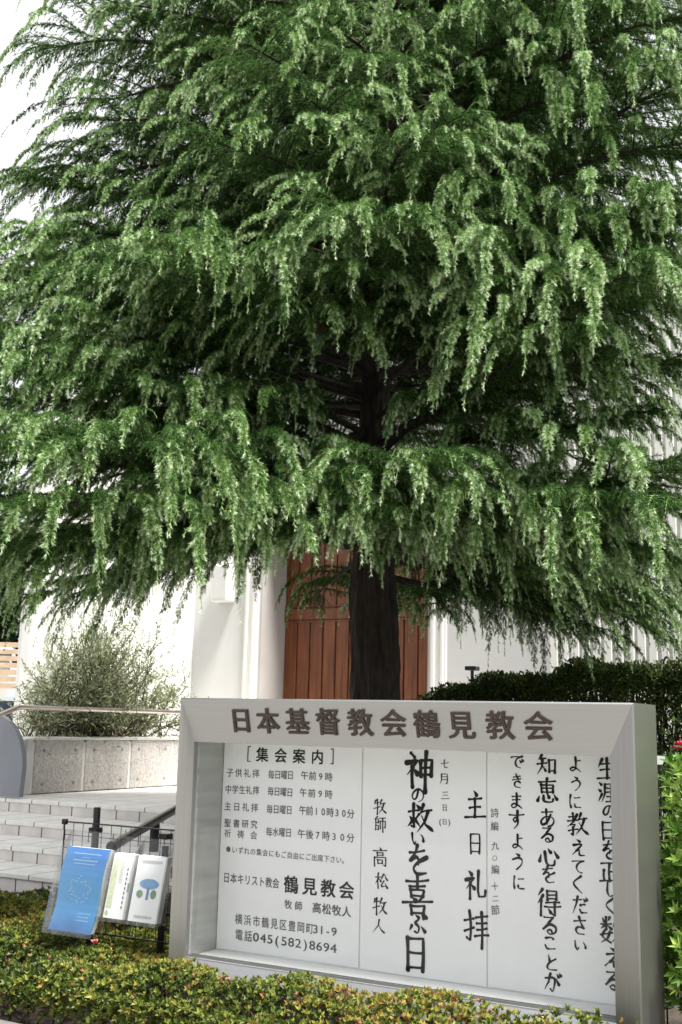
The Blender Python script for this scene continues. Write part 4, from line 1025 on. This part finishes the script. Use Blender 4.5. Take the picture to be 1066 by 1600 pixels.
# low shaded limbs behind: right and left of the trunk
for px, py, y, z0, w_ in ((800,925,8.2,2.75,.5),(920,930,8.6,2.9,.55),(1010,930,7.6,3.1,.6),(1100,880,7.2,3.1,.6),(240,850,7.6,3.0,.6),(110,880,7.4,3.0,.65),(30,850,7.8,3.1,.6),(370,800,7.4,3.1,.5),(720,960,8.7,2.6,.3),(480,935,8.6,2.7,.3),(640,950,9.0,2.6,.35),(860,880,8.4,2.9,.6),(760,850,8.2,3.0,.5),(960,900,8.9,3.0,.6),(1060,900,8.3,3.2,.6),(880,980,8.0,2.6,.4),(980,960,8.2,2.7,.45),(700,900,8.8,2.8,.4),(830,960,8.5,2.7,.45),(930,980,8.0,2.75,.5),(1030,985,7.8,2.8,.55),(1090,960,8.2,2.9,.5),(890,930,8.9,2.8,.5),(60,930,7.4,2.9,.55),(150,925,7.5,2.9,.5),(220,900,7.6,2.9,.4)):
    limb(z0, tip_at(px, py, y), .25, w_*1.25, 1.0, .3)
# bare forked limb left of the trunk
q = [trunk_c(3.42), at_y(540,703,7.4), at_y(505,708,7.3), at_y(455,726,7.1), at_y(400,724,6.9)]
limbs.tube(q, [.055,.05,.042,.03,.02], 8, False)
q = [trunk_c(3.62), at_y(552,684,7.4), at_y(520,700,7.3), at_y(495,694,7.2)]
limbs.tube(q, [.045,.04,.035,.03], 8, False)
limbs.build('limb', M_bark, trunk, True)

def build_crown():
    B = np.array(SB); D = nrm(np.array(SD)); L = np.array(SL); T0 = np.array(ST); G0 = rng.uniform(.5,1.5,len(T0)); S = len(B)
    M = 4; s = (np.arange(M)+.5)/M
    # direction bends to gravity along the strand
    w = ((s**1.3)[None,:]*G0[:,None])[...,None]
    dirs = nrm(D[:,None,:]*(1.15-.75*s)[None,:,None]+np.array([0,0,-1.])*w+rng.normal(size=(S,M,3))*.05)
    pts = B[:,None,:]+np.concatenate([np.zeros((S,1,3)), np.cumsum(dirs*(L/M)[:,None,None],1)],1)   # S,M+1,3
    K = 30
    Ls = L/ .25
    sk = np.sort(rng.random((S,K))**.72, 1)
    idx = np.minimum((sk*M).astype(int), M-1); fr = sk*M-idx
    ar = np.arange(S)[:,None]
    p = pts[ar,idx]*(1-fr)[...,None]+pts[ar,idx+1]*fr[...,None]; dr = dirs[ar,idx]
    rnd = rng.normal(size=(S,K,3)); perp = nrm(rnd-dr*(rnd*dr).sum(-1,keepdims=True))
    th = np.radians(rng.uniform(34,80,(S,K)))*(1.05-.5*sk)
    nd = dr*np.cos(th)[...,None]+perp*np.sin(th)[...,None]
    ln_ = rng.uniform(.017,.031,(S,K))*(1-.35*sk**3)
    tip = p+nd*ln_[...,None]
    wv = nrm(np.cross(nd, rng.normal(size=(S,K,3))))*.0022
    V = np.stack([p-wv, p+wv, tip], 2).reshape(-1,3)
    tn = np.clip(.19+T0[:,None]*(.35+.75*sk)+.13*sk**2.0+rng.normal(size=(S,K))*.06, 0, 1)
    T = np.repeat(tn.reshape(-1), 3)
    # stem ribbons
    sid = nrm(np.cross(dirs, rng.normal(size=(S,1,3))))*.0012
    a0 = pts[:,:-1]-sid; a1 = pts[:,:-1]+sid; b0 = pts[:,1:]-sid; b1 = pts[:,1:]+sid
    V2 = np.stack([a0,a1,b1,a0,b1,b0],2).reshape(-1,3)
    T2 = np.full(len(V2), .55)
    big_mesh('crown', np.concatenate([V,V2]), 3, np.concatenate([T,T2]), M_needle, cd)
build_crown()
